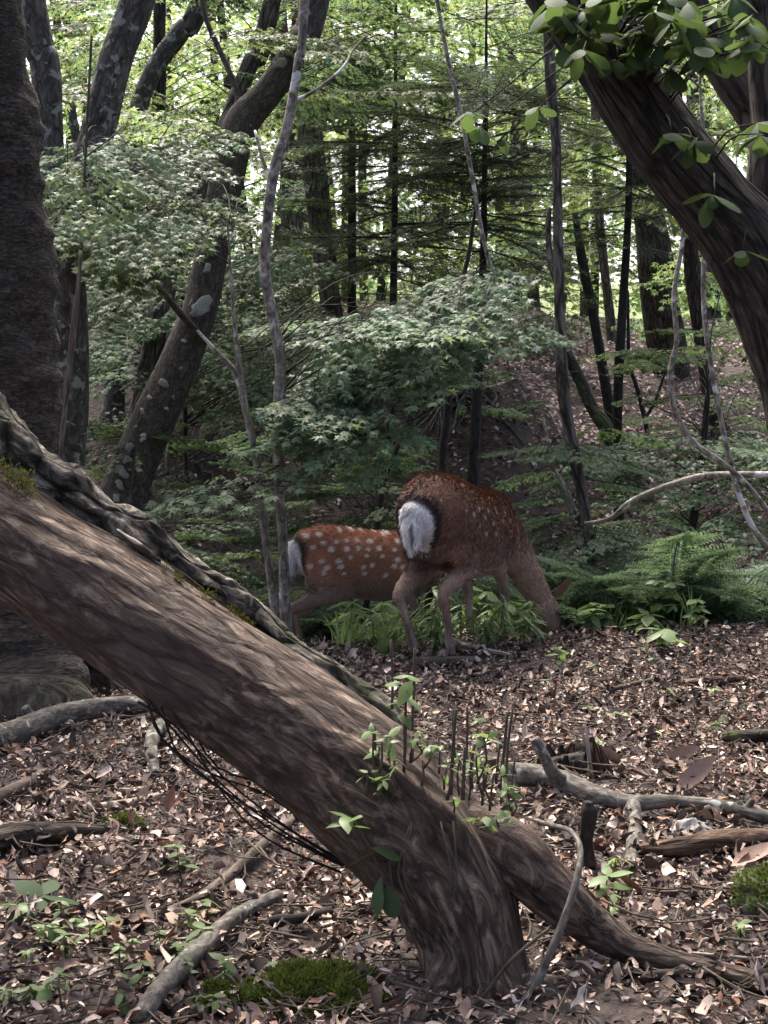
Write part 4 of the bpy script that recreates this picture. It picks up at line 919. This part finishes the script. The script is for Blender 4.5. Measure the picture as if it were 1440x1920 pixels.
for (x, y, n, sz, b) in ((727, 1385, 6, .035, 1455), (712, 1400, 4, .035, 1470), (700, 1375, 4, .03, 1460), (716, 1465, 6, .026, 1500), (690, 1455, 4, .024, 1500), (705, 1488, 2, .018, 1510), (740, 1425, 4, .028, 1480), (907, 1382, 6, .04, 1470), (893, 1418, 6, .035, 1490), (880, 1445, 4, .03, 1500), (914, 1448, 6, .03, 1510), (907, 1540, 6, .035, 1550), (930, 1535, 5, .035, 1550), (952, 1480, 6, .03, 1520), (965, 1500, 4, .028, 1530), (860, 1430, 4, .03, 1490), (800, 1395, 5, .032, 1440), (825, 1405, 5, .03, 1450), (850, 1500, 3, .024, 1530), (940, 1455, 4, .026, 1510), (780, 1390, 4, .03, 1430), (838, 1440, 3, .028, 1480)):
    Y = 2.88 + r.normal(0, .02); sprout([(x + r.normal(0, 5), b, Y + .03), (x + r.normal(0, 4), (y + b) / 2, Y + .01), (x, y, Y)], 4.5, [(x, y, Y, n, sz)])
s = sprout([(735, 1680, 2.86), (716, 1640, 2.85), (690, 1585, 2.85), (660, 1535, 2.85)], 5, [(660, 1537, 2.85, 4, .055), (645, 1530, 2.86, 2, .05)])
for px, py, az, pi, sz in ((695, 1590, .1, .1, .062), (716, 1642, 3.9, .9, .07), (700, 1600, 3.0, .2, .05), (725, 1660, -1.2, .8, .06)): put_leaf(OBO, s, pt(px, py, 2.84), az, pi, .3, sz, r)
for k in range(5):
    x = r.uniform(730, 860); sprout([(x, 1540, 2.88), (x + r.normal(0, 8), 1640, 2.85), (x + r.normal(10, 12), 1730, 2.86)], 4, [])

# ------------------------------------------------------------------ sticks, branches, wood on the ground
def stick(name, label, cat, pts, dia, bark, lift=.5, n=14, step=.02, amp=.10, forks=(), group=None, wob=0.0, seed=0):
    P = [G(x, y) for x, y in pts]; R = [d * .5 * pxm(np.linalg.norm(p)) for d, p in zip(dia, P)]
    for p, q in zip(P, R): p[2] += q * lift * 2 * .8 + .014
    rm = float(np.mean(R)); t = thing(name, P[0], label, cat, group) if forks else None
    rk = np.random.default_rng(seed + 900); P = [p + np.append(rk.normal(0, .35 * q, 2), 0) for p, q in zip(P, R)]
    m = MB(); q_ = tube(m, P, R, n, step, rough_disp(1.5 * amp * rm, .35 / rm, .12 / rm, seed, 2.2 * amp * rm), wob=min(.012, rm), seed=seed)
    for _ in range(2 if len(P) > 2 else 0):      # side knots and snapped twiglets
        c = q_[rk.integers(2, max(3, len(q_) - 2))]; d = np.append(rk.normal(0, 1, 2), abs(rk.normal(.6, .4))); d /= np.linalg.norm(d); ln = rm * rk.uniform(1.1, 1.9)
        tube(m, [c, c + d * ln * .6, c + d * ln + rk.normal(0, .2 * rm, 3)], [rm * .55, rm * .42, rm * .34], 8, .006)
    o = m.build('stem' if forks else name, M[bark], t)
    if not forks: return tag(o, label, cat, group)
    for fp, fd, base in forks:
        bp = P[base]; FP = [bp]; FR = [fd[0] * .5 * pxm(bp[1])]
        for (x, y, Y), d in zip(fp, fd[1:]): FP.append(pt(x, y, Y) if Y else G(x, y, .015)); FR.append(d * .5 * pxm(FP[-1][1]))
        m = MB(); tube(m, FP, FR, n, step, rough_disp(amp * rm * .8, 22, 6, seed + 4), seed=seed); m.build('fork', M[bark], t)
    return t
stick('fallen_branch', 'thick grey fallen branch lying against the dark flaky trunk', 'branch', [(-60, 1425), (20, 1405), (90, 1378), (160, 1362), (230, 1352), (290, 1345)], [62, 58, 54, 50, 46, 40], 'greybranch', .5, 26, .02)
yb = G(1055, 1500)[1]
stick('forked_branch', 'forked grey branch propped up beside the broken stump', 'branch', [(955, 1490), (1010, 1492), (1060, 1498), (1120, 1512), (1190, 1532), (1260, 1528), (1340, 1535), (1460, 1560)], [46, 44, 42, 38, 34, 30, 28, 26], 'greybranch', .7, 20, .015,
      forks=[([(1040, 1455, yb - .02), (1018, 1415, yb - .03), (1002, 1385, yb - .03)], [34, 28, 22, 20], 2), ([(1190, 1575, 0), (1180, 1640, 0)], [30, 28, 26], 4)], seed=2)
stick('leaning_stick', 'bent grey stick resting across the root of the leaning tree', 'stick', [(960, 1925), (975, 1905)], [20, 20], 'greybranch')
bpy.data.objects.remove(bpy.data.objects['leaning_stick'])
m = MB(); tube(m, [pt(*p) for p in ((968, 1935, 2.80), (1000, 1860, 2.82), (1038, 1775, 2.84), (1066, 1700, 2.87), (1082, 1640, 2.90), (1086, 1590, 2.95), (1068, 1558, 3.05), (1030, 1545, 3.2), (1000, 1535, 3.3))], np.array([22, 20, 17, 15, 13, 12, 11, 9, 7]) * .5 * pxm(2.85), 12, .015, rough_disp(.0008, 40, 10, 3), wob=.006)
tag(m.build('leaning_stick', M['greybranch']), 'bent grey stick resting across the root of the leaning tree', 'stick')
m = MB(); tube(m, [pt(*p) for p in ((830, 1935, 2.78), (900, 1875, 2.78), (960, 1800, 2.79), (1030, 1740, 2.80))], np.array([9, 9, 8, 6]) * .5 * pxm(2.8), 8, .02, wob=.006)
tag(m.build('thin_stick', M['root']), 'thin dark stick crossing the foot of the leaning tree', 'stick')
ST = [
 ('pale_branch', 'pale blotched branch lying in the herbs below the leaning tree', 'branch', [(270, 1940), (335, 1855), (395, 1795), (450, 1745), (515, 1700)], [38, 38, 36, 31, 20], 'greybranch'),
 ('long_stick', 'long curved brown stick under the leaning tree', 'stick', [(165, 1748), (280, 1732), (370, 1702), (440, 1652), (500, 1602), (545, 1558), (562, 1528)], [9, 14, 18, 20, 20, 18, 16], 'root'),
 ('rotten_log', 'dark rotten log fragment in the leaf litter', 'log', [(-30, 1605), (40, 1598), (120, 1590), (205, 1575)], [50, 54, 44, 18], 'furrowdark'),
 ('white_stick', 'bleached white stick above the rotten log', 'stick', [(165, 1530), (230, 1522), (295, 1503)], [16, 18, 12], 'palewood'),
 ('white_splinter', 'short white splinter beside the bleached stick', 'stick', [(222, 1498), (262, 1492), (305, 1480)], [12, 12, 8], 'palewood'),
 ('bent_stub', 'short bent lichen-grey stub below the thick fallen branch', 'stick', [(302, 1378), (284, 1400), (282, 1435), (292, 1472)], [30, 30, 26, 18], 'lichengrey'),
 ('brown_stick', 'stout brown stick end poking from the litter below the thick fallen branch', 'stick', [(-20, 1520), (35, 1490), (85, 1462)], [30, 26, 18], 'root'),
 ('thin_twig', 'thin dark twig leading from the rotten log', 'twig', [(190, 1582), (255, 1610), (325, 1640)], [8, 8, 6], 'root'),
 ('dark_log', 'dark log end half buried in litter beyond the forked branch', 'log', [(1365, 1400), (1410, 1398), (1470, 1394)], [22, 30, 30], 'mossbark'),
 ('rotten_wood_piece', 'reddish rotten wood slab below the forked branch', 'wood', [(1195, 1612), (1270, 1612), (1350, 1602), (1460, 1592)], [22, 34, 40, 34], 'rotwood'),
 ('deer_stick', 'pale crooked stick lying between the feet of the grazing adult', 'stick', [(800, 1200), (845, 1210), (885, 1225), (960, 1236)], [10, 10, 9, 6], 'palewood'),
 ('short_dark_log', 'short dark log behind the browsed shoots', 'log', [(770, 1254), (825, 1252), (885, 1250)], [18, 20, 16], 'root'),
 ('slender_stick', 'slender brown stick on the open litter beyond the broken stump', 'stick', [(1050, 1330), (1130, 1310), (1210, 1290), (1300, 1282)], [7, 8, 9, 8], 'root'),
 ('flat_wood', 'flat weathered wood piece on the open litter', 'wood', [(1275, 1296), (1330, 1292), (1390, 1286)], [16, 18, 12], 'rotwood'),
 ('black_wood', 'short black wood piece below the long root', 'wood', [(1205, 1862), (1260, 1858), (1320, 1856)], [18, 22, 16], 'darkslim'),
 ('curved_twig', 'long pale curved twig over the low herbs', 'twig', [(30, 1745), (130, 1768), (240, 1778), (350, 1775), (440, 1745), (520, 1680)], [6, 6, 6, 6, 5, 4], 'palewood'),
 ('ridge_twig', 'pale thin twig running past the mossy stone', 'twig', [(1010, 1740), (1100, 1760), (1200, 1790), (1330, 1805), (1450, 1815)], [5, 6, 6, 6, 5], 'palewood'),
 ('crossing_twig', 'dark twig crossing the litter before the grazing adult', 'twig', [(880, 1330), (960, 1300), (1050, 1270)], [5, 6, 4], 'root'),
 ('short_black_branch', 'short black branch in the litter right under the leaning trunk', 'branch', [(515, 1750), (560, 1742), (620, 1730)], [20, 18, 14], 'darkslim'),
 ('broken_branch', 'broken dark branch among the herbs beside the pale blotched branch', 'branch', [(255, 1840), (310, 1815), (370, 1800)], [22, 24, 16], 'furrowdark'),
 ('grey_twig', 'grey twig lying beyond the forked branch', 'twig', [(1080, 1400), (1180, 1370), (1290, 1350), (1360, 1335)], [5, 6, 6, 5], 'greybranch')]
for k, (nm, lb, ct, p, d, bk) in enumerate(ST): stick(nm, lb, ct, p, d, bk, .45, 12, .02, .16 if 'rot' in bk else .10, seed=k + 5)

# hanging vines and the long bare branch
for lb, nm, pts, dia in (
    ('pale vine curling down past the broad ridged trunk', 'vine', [(1283, 395, 6.4), (1275, 470, 6.4), (1262, 560, 6.4), (1268, 640, 6.4), (1256, 700, 6.4), (1266, 770, 6.4), (1300, 830, 6.4), (1370, 880, 6.4), (1420, 930, 6.4), (1460, 985, 6.4)], [8, 9, 9, 10, 11, 11, 11, 11, 10, 9]),
    ('pale vine hanging straight beside the leaning black tree', 'vine', [(1318, 130, 6.6), (1325, 300, 6.6), (1322, 480, 6.6), (1332, 640, 6.6), (1345, 780, 6.6), (1370, 890, 6.6), (1400, 970, 6.6), (1440, 1030, 6.6)], [6, 7, 9, 9, 10, 11, 11, 11]),
    ('bare pale branch arching sideways above the low shrubs', 'bare_branch', [(1100, 985, 7.4), (1150, 972, 7.2), (1190, 938, 7.1), (1250, 910, 7.0), (1320, 888, 6.9), (1400, 885, 6.8), (1480, 888, 6.7)], [6, 10, 12, 13, 13, 13, 13]),
    ('long thin pale vine crossing in front of the young fir', 'vine', [(800, -160, 7.8), (820, 0, 7.8), (838, 110, 7.8), (862, 230, 7.8), (882, 340, 7.8), (908, 470, 7.8), (940, 570, 7.8), (965, 680, 7.8)], [7, 7, 8, 8, 8, 8, 6, 5]),
    ('thin grey dead sapling beside the mottled stem', 'dead_sapling', [(1040, 880, 8.0), (1062, 920, 8.0), (1075, 960, 8.0)], [6, 7, 7]),
    ('thin red-brown vine rising beside the dark flaky trunk', 'climbing_vine', [(150, 470, 4.75), (138, 600, 4.75), (122, 720, 4.75), (108, 840, 4.75), (100, 1000, 4.75)], [6, 7, 8, 9, 10])):
    m = MB(); tube(m, [pt(*p) for p in pts], [d * .5 * pxm(p[2]) for d, p in zip(dia, pts)], 9, .03, rough_disp(.0006, 40, 10, 3), wob=.02, seed=len(pts))
    tag(m.build(nm, M['root' if 'red' in lb else 'slim']), lb, 'sapling' if 'sapling' in nm else ('branch' if 'branch' in nm else 'vine'))

# roots exposed on the bank
r = np.random.default_rng(23)
rt = thing('exposed_root_mass', G(860, 770), 'tangle of thin exposed roots on the dark bank behind the fir', 'roots')
for k in range(46):
    x0, y0 = 860 + r.normal(0, 45), 715 + r.normal(0, 12); dx, dy = r.normal(-30, 95), r.uniform(35, 125); q = []
    for t in np.linspace(0, 1, 5): q.append(G(x0 + dx * t + r.normal(0, 7), y0 + dy * t + r.normal(0, 5), .03 + .05 * math.sin(math.pi * t) * r.random()))
    m = MB(); rr = r.uniform(.006, .017); tube(m, q, [rr, rr, rr * .8, rr * .6, rr * .4], 5, .08, wob=.04, seed=k); m.build('root', M['greybranch'], rt)
rt = thing('bank_root_mass', G(370, 850), 'pale crooked roots tangled on the bank behind the spotted maple', 'roots')
for k in range(34):
    x0, y0 = r.uniform(290, 560), r.uniform(740, 870); dx, dy = r.normal(0, 60), r.normal(20, 55); q = []
    for t in np.linspace(0, 1, 5): q.append(G(x0 + dx * t + r.normal(0, 7), y0 + dy * t + r.normal(0, 6), .04 + .12 * math.sin(math.pi * t) * r.random()))
    m = MB(); rr = r.uniform(.006, .02); tube(m, q, [rr, rr, rr * .8, rr * .6, rr * .4], 5, .08, wob=.05, seed=k); m.build('root', M['greybranch'], rt)

# ------------------------------------------------------------------ stump, stone, moss
g = G(1075, 1450); st_ = thing('broken_stump', g, 'small dark broken stump with a pale splinter beyond the forked branch', 'stump')
def jag(bark, rad, t, th): return rad * (.42 * fbm(bark * np.array([18, 18, 9]), 4, 5)) - rad * .25 * sstep(.6, 1, t) * (vnoise(np.stack([np.cos(th) * 2, np.sin(th) * 2, 0 * th], -1), 9) > 0)
m = MB(); tube(m, [g + [0, .03, -.05], g + [-.005, .03, .015], g + [-.01, .035, .045]], [.13, .10, .07], 40, .008, jag); m.build('stump_wood', M['darkslim'], st_)
r = np.random.default_rng(41)
for k in range(20):
    a = 6.28 * k / 20 + r.normal(0, .1); rr = .085 + r.normal(0, .012); hh = r.uniform(.03, .07) * (1.6 if math.cos(a) > .5 else 1); c = g + [rr * math.cos(a), .03 + rr * math.sin(a), 0]; w_ = r.uniform(.018, .032); d = np.array([math.cos(a), math.sin(a), 0]) * r.normal(.01, .012)
    m = MB(); tube(m, [c - [0, 0, .03], c + d * .5 + [0, 0, hh * .5], c + d + [r.normal(0, .008), 0, hh]], [w_, w_ * .9, w_ * .4], 14, .006, jag, sx=1, sy=.6); m.build('splinter', M['darkslim' if k % 5 else 'rotwood'], st_)
for dx, h_, w_ in ((.035, .17, .013), (.060, .13, .020), (.085, .10, .018), (.048, .10, .016)):
    m = MB(); tube(m, [g + [dx * 1.3, -.075, -.02], g + [dx, -.06, h_ * .55], g + [dx * .8, -.045, h_]], [w_, w_ * .8, .002], 10, .006, jag, sx=1, sy=.5); m.build('splinter', M['palewood' if h_ > .15 else 'rotwood'], st_)
g2 = G(1100, 1640); m = MB(); tube(m, [g2 + [0, .02, -.04], g2 + [0, .02, .06], g2 + [.004, .02, .14], g2 + [.004, .02, .17]], [.036, .026, .022, .010], 30, .005, jag); tag(m.build('small_snag', M['darkslim']), 'small dark upright snag just behind the bent grey stick', 'stump')
def rock(name, label, g, rx, ry, rz, seed, mossy, col=(.10, .095, .085)):
    th = np.linspace(0, 2 * math.pi, 40, endpoint=False); ph = np.linspace(.02, math.pi - .02, 20); D = np.stack([np.sin(ph)[:, None] * np.cos(th), np.sin(ph)[:, None] * np.sin(th), np.cos(ph)[:, None] + 0 * th], -1)
    rad = 1 + .28 * fbm(D * 1.6, 3, seed) + .05 * fbm(D * 7, 2, seed + 3); V = (D * rad[..., None] * np.array([rx, ry, rz])).reshape(-1, 3) + g; n = 40
    i = np.arange(19)[:, None] * n; j = np.arange(n)[None]; k = (j + 1) % n; q = np.stack([i + j, i + n + j, i + n + k, i + k], -1).reshape(-1, 4)
    up = D.reshape(-1, 3)[:, 2]; mo = sstep(-.1, .5, up + .5 * fbm(V * 20, 3, 8)) * mossy
    t = thing(name, g, label, 'rock' if mossy < 1.5 else 'moss'); m = MB(); m.add(V, [q], np.array(col) * (1 - mo.clip(0, 1))[:, None] + np.array([.055, .075, .018]) * mo.clip(0, 1)[:, None]); m.build('stone', M['stone'], t)
    if mossy:
        N = 9000 if mossy > 1 else 3500; k = r.choice(len(V), N, p=(mo + 1e-6) / (mo + 1e-6).sum()); Pm = V[k] + r.normal(0, .35 * rx / 10, (N, 3)) * [1, 1, .3]
        moss_patch(t, 'moss', Pm, D.reshape(-1, 3)[k], r, (.005, .012) if mossy < 1.5 else (.007, .018))
    return t
g = G(1440, 1735); rock('mossy_stone', 'round grey stone capped with dark moss near the long root', g + [.02, .05, .03], .085, .08, .075, 3, .7)
g = G(580, 1880); rock('moss_cushion', 'bright green moss cushion at the foot of the leaning tree', g + [0, .02, -.01], .135, .12, .05, 6, 1.8)
g = G(425, 1893); rock('dark_stone', 'dark flat stone beside the moss cushion', g + [-.02, .02, .0], .05, .05, .03, 9, .3)
g = G(1300, 1570); rock('grey_stone', 'pale grey stone under the forked branch', g + [0, 0, .012], .055, .035, .030, 12, 0, (.26, .25, .24))
g = G(235, 1553); rock('lichen_stone', 'small pale greenish stone above the rotten log', g, .05, .04, .03, 14, .2, (.22, .22, .17))

# large dead leaves that stand out
BIGL = [leafmesh(t_ovate(.26, .05, -.1, .25, 1.3, twist=.5), 'litter', c) for c in ((.26, .13, .085), (.36, .24, .18), (.22, .10, .06))]
for lb, px, py, az, pi, ro, sz in (('large ribbed tan dead leaf beside the broken stump', 1175, 1450, 3.4, -.25, .5, .15), ('large upright russet dead leaf behind the forked branch', 1270, 1490, .5, -.4, .7, .14), ('curled red-brown dead leaf standing beyond the broken stump', 1240, 1440, .2, -.2, .9, .12),
        ('broad pink-brown dead leaf near the mossy stone', 1370, 1640, .3, -.1, .2, .12), ('orange dead leaf flake among the litter under the leaning trunk', 310, 1535, 1.2, -.8, .4, .07), ('tall grey dead leaf propped under the long root', 1010, 1730, 1.3, -1.2, .5, .08),
        ('pale curled dead leaf right beside the white splinter', 450, 1505, 1.9, -.9, .3, .07), ('yellowing fallen leaf lying on the open litter', 1228, 1383, .2, 0, .1, .08), ('brown dead leaf curled against the upright snag', 1215, 1695, 2.8, -.2, .4, .10)):
    o = link('large_dead_leaf', BIGL[r.integers(3)] if 'yellow' not in lb else leafmesh(t_ovate(.3), 'litter', (.5, .45, .22))); p = G(px, py, .02)
    o.matrix_world = Matrix.Translation(Vector(p)) @ Matrix(rotm(az, pi, ro).tolist()).to_4x4() @ Matrix.Scale(sz, 4); tag(o, lb, 'leaf', 'large dead leaves')

# ------------------------------------------------------------------ ferns, herbs, grass
def frond(r, L=1.0):
    m = MB(); ax = [np.array([t * L * (1 - .12 * t), 0, .55 * L * t - .62 * L * t * t]) for t in np.linspace(0, 1, 9)]
    tube(m, ax, np.linspace(.006, .0015, 9), 4, .1, mat=0, col=(.8, .8, .6)); P, Yw, Pi, Ro, Sc = [], [], [], [], []
    for t in np.linspace(.14, .99, 24):
        p = np.array([np.interp(t, np.linspace(0, 1, 9), [a[c] for a in ax]) for c in range(3)]); ln = L * .26 * math.sin(math.pi * min(1, (t * .93 + .1))) ** .8 + .015
        for sg in (1, -1):
            a = sg * r.uniform(1.05, 1.3); d = np.array([math.cos(a), math.sin(a), -.25]); k = max(3, int(ln / .017))
            for s in np.linspace(.08, 1, k):
                for s2 in (1, -1): P.append(p + d * ln * s); Yw.append(a + s2 * 1.0); Pi.append(r.normal(.2, .15)); Ro.append(r.normal(0, .2)); Sc.append((.030 * (1 - s) + .012))
    n = len(P); b = r.uniform(.75, 1.25, n); scatter(m, t_quad(.28), np.array(P), rotm(Yw, Pi, Ro), np.array(Sc), np.stack([b, b, b], -1)); return m.mesh('frond', M['fern'], smooth=False)
FR = [frond(np.random.default_rng(500 + k)) for k in range(4)]
def fern(px, py, Y, size, n, label, r):
    p = pt(px, py, Y); z = h1(p[0], p[1]); t = thing('fern', (p[0], p[1], z), label, 'fern', 'ferns in the gully'); a0 = r.uniform(0, 6.28)
    for j in range(n):
        o = bpy.data.objects.new('frond', FR[r.integers(4)]); COL.objects.link(o); o.parent = t
        o.matrix_basis = Matrix(rotm(a0 + 6.28 * j / n + r.normal(0, .25), r.normal(-.55, .2), r.normal(0, .2)).tolist()).to_4x4() @ Matrix.Scale(size * r.uniform(.8, 1.15), 4)
r = np.random.default_rng(29)
for k in range(24):
    px = 990 + 19 * k + r.normal(0, 10); Y = 7.6 + .4 * (k % 3) + r.normal(0, .1); fern(px, 1150, Y, r.uniform(.72, .95) - .0003 * max(0, px - 1250) * 2, 8, 'feathery green fern in the gully beyond the grazing adult', r)
for k in range(12): fern(560 + 22 * k, 1050, 8.6 + .3 * (k % 3), r.uniform(.75, 1.0), 7, 'feathery fern in the gully behind the young spotted deer', r)
for k in range(5): fern(330 + 50 * k, 1050, 8.3 + .2 * (k % 2), r.uniform(.7, .9), 7, 'dark fern behind the raised end of the leaning tree', r)

OVH = [leafmesh(t_ovate(.26 + .03 * k, .15, .2 + .1 * k), 'herb') for k in range(3)]
NAR = [leafmesh(t_ovate(.09, .15, .35 + .15 * k, st=(.15, .45, .8), wd=(.7, 1, .6)), 'herb') for k in range(3)]
WID = [leafmesh(t_ovate(.36, .10, .15, st=(.1, .3, .55, .8), wd=(.5, .95, 1, .6)), 'magnolia'), leafmesh(t_ovate(.32, .12, .2, st=(.1, .3, .55, .8), wd=(.5, .95, 1, .6)), 'magnolia')]
def herb(name, label, px, py, h_, tiers, n, size, meshes, group=None, Y=None, lean=.1):
    g = G(px, py) if Y is None else np.array([*pt(px, py, Y)[:2], 0]); g[2] = h1(g[0], g[1]); t = thing(name, g, label, 'plant', group)
    top = g + np.array([r.normal(0, lean) * h_, r.normal(0, lean) * h_, h_]); m = MB(); tube(m, [g - [0, 0, .01], (g + top) / 2 + r.normal(0, .004, 3), top], [.0025, .002, .0012], 5, .03, col=(1, 1, 1)); m.build('stem', M['moss'], t)
    for k in range(tiers):
        f = (k + 1) / tiers; p = g + (top - g) * (.35 + .65 * f if tiers > 1 else 1); a0 = r.uniform(0, 6.28)
        for j in range(n): put_leaf(meshes, t, p, a0 + 6.28 * j / n + r.normal(0, .25), r.normal(.0, .25), r.normal(0, .25), size * r.uniform(.7, 1.2), r)
    return t
for lb, px, py, h_, ti, n, sz, ms in (('small bright seedling in the litter under the leaning trunk', 345, 1665, .10, 3, 3, .045, OVH), ('large flat grey-green leaf rosette beside the curved twig', 85, 1715, .04, 1, 4, .085, WID), ('broad-leaved herb next to the flat rosette', 20, 1735, .04, 1, 3, .08, WID), ('bright narrow-leaved seedling beside the forked branch prong', 1150, 1655, .06, 1, 5, .05, NAR),
        ('young herb with yellow-green leaves near the upright snag', 1140, 1700, .07, 2, 3, .05, OVH), ('leafy herb on the open litter beyond the grazing adult', 1235, 1225, .10, 2, 6, .10, OVH), ('seedling at the foot of the great forked tree', 1345, 1375, .06, 2, 4, .05, NAR), ('small seedling between the stump and the grazing adult', 1050, 1265, .10, 3, 3, .05, OVH),
        ('pale seedling beside the mossy stone', 1385, 1775, .05, 2, 4, .035, OVH), ('slender herb before the long root', 1150, 1790, .12, 3, 2, .03, OVH), ('small herb beside the moss cushion', 425, 1875, .07, 2, 4, .035, OVH), ('tiny herb next to the pale blotched branch', 520, 1855, .05, 1, 4, .04, OVH), ('yellow-green herb on the open litter', 1250, 1310, .04, 1, 5, .06, NAR), ('sprig with rounded leaves below the thick fallen branch', 640, 1500, .05, 1, 4, .035, OVH)): herb('herb', lb, px, py, h_, ti, n, sz, ms)
for k in range(34): herb('ground_herb', 'small low herb in the patch beside the pale blotched branch', r.uniform(-10, 420), r.uniform(1735, 1915), r.uniform(.02, .07), 2, 3, r.uniform(.022, .04), OVH, 'low herbs in the litter')
for k in range(30): herb('tall_herb', 'tall narrow-leaved herb at the feet of the grazing adult', r.uniform(640, 1000), r.uniform(1190, 1235), r.uniform(.08, .24), 4, 4, r.uniform(.06, .11), NAR, 'herbs around the deer', Y=r.uniform(6.45, 6.95))
for k in range(30):
    hx = r.uniform(640, 1420)
    if not 960 < hx < 1090: herb('gully_herb', 'broad-leaved herb rising from the gully edge beyond the grazing adult', hx, 1200, r.uniform(.10, .26), 3, 5, r.uniform(.06, .11), OVH, 'herbs on the gully edge', Y=r.uniform(6.9, 7.5))
for k in range(14): herb('sparse_seedling', 'tiny green seedling alone on the open litter', r.uniform(700, 1430), r.uniform(1220, 1420), r.uniform(.03, .06), 1, 4, r.uniform(.025, .045), OVH, 'seedlings on the open litter')
def tuft(px, py, Y, n, L, r, lb='grass tuft growing beside the hooves of the two deer'):
    g = pt(px, py, Y); g[2] = h1(g[0], g[1]); m = MB()
    for j in range(n):
        a = r.uniform(0, 6.28); l = L * r.uniform(.6, 1.2); c = r.uniform(.25, .7); b = g + np.array([r.normal(0, .02), r.normal(0, .02), 0]); d = np.array([math.cos(a), math.sin(a), 0]); sd = np.array([-d[1], d[0], 0]) * .004
        ps = [b + d * l * c * t * t + np.array([0, 0, l * (t - .35 * t * t * c)]) for t in (0, .35, .7, 1)]
        V = np.vstack([[p - sd * w_, p + sd * w_] for p, w_ in zip(ps, (1, 1, .8, .1))]); m.add(V, [np.array([[0, 1, 3, 2], [2, 3, 5, 4], [4, 5, 7, 6]])], np.ones(3) * r.uniform(.7, 1.3))
    t = m.build('grass_tuft', M['herb']); tag(t, lb, 'grass', 'grass tufts around the deer')
for k in range(14): tuft(r.uniform(630, 760), 1225, r.uniform(6.45, 7.1), 18, r.uniform(.10, .24), r)
for k in range(5): tuft(r.uniform(760, 1000), 1225, r.uniform(6.5, 7.1), 14, r.uniform(.08, .18), r)
for k in range(6): tuft(r.uniform(1000, 1300), 1200, r.uniform(6.9, 7.3), 12, r.uniform(.12, .24), r, 'sparse grass tuft at the gully edge before the ferns')

# maple sprig with leaves large enough to tell apart
host = next(t for t, l, b in HOSTS if t.name.startswith('pale_forked_sapling')); n_leaf = 0
for (ax, ay, bx, by, L) in ((492, 930, 300, 935, .36), (505, 900, 330, 915, .34), (525, 870, 430, 900, .26), (520, 915, 560, 880, .22), (488, 895, 400, 945, .30)):
    a, b = pt(ax, ay, 6.95), pt(bx, by, 6.4); d = b - a; az = math.atan2(d[1], d[0]); segs, lv = maple_layout(r, float(np.linalg.norm(d)), .050, .75); T_ = Matrix.Translation(Vector(a)) @ Matrix(rotm(az, math.asin(-d[2] / np.linalg.norm(d)), .0).tolist()).to_4x4()
    m = MB(); Tn = np.array(T_)
    for q, r0, r1 in segs: tube(m, [(Tn @ np.append(p, 1))[:3] for p in q], np.linspace(r0, r1, len(q)), 4, .06)
    br = m.build('branch', M['darkslim'], host); lv = [l for l in lv if r.random() < .8]
    for p, yaw, pi, ro, sz in lv:
        if n_leaf >= 290: break
        o = put_leaf(MPL, br, (0, 0, 0), yaw, pi, ro, sz, r); o.matrix_basis = T_ @ Matrix.Translation(Vector(p)) @ Matrix(rotm(yaw, pi, ro).tolist()).to_4x4() @ Matrix.Scale(float(sz), 4); n_leaf += 1
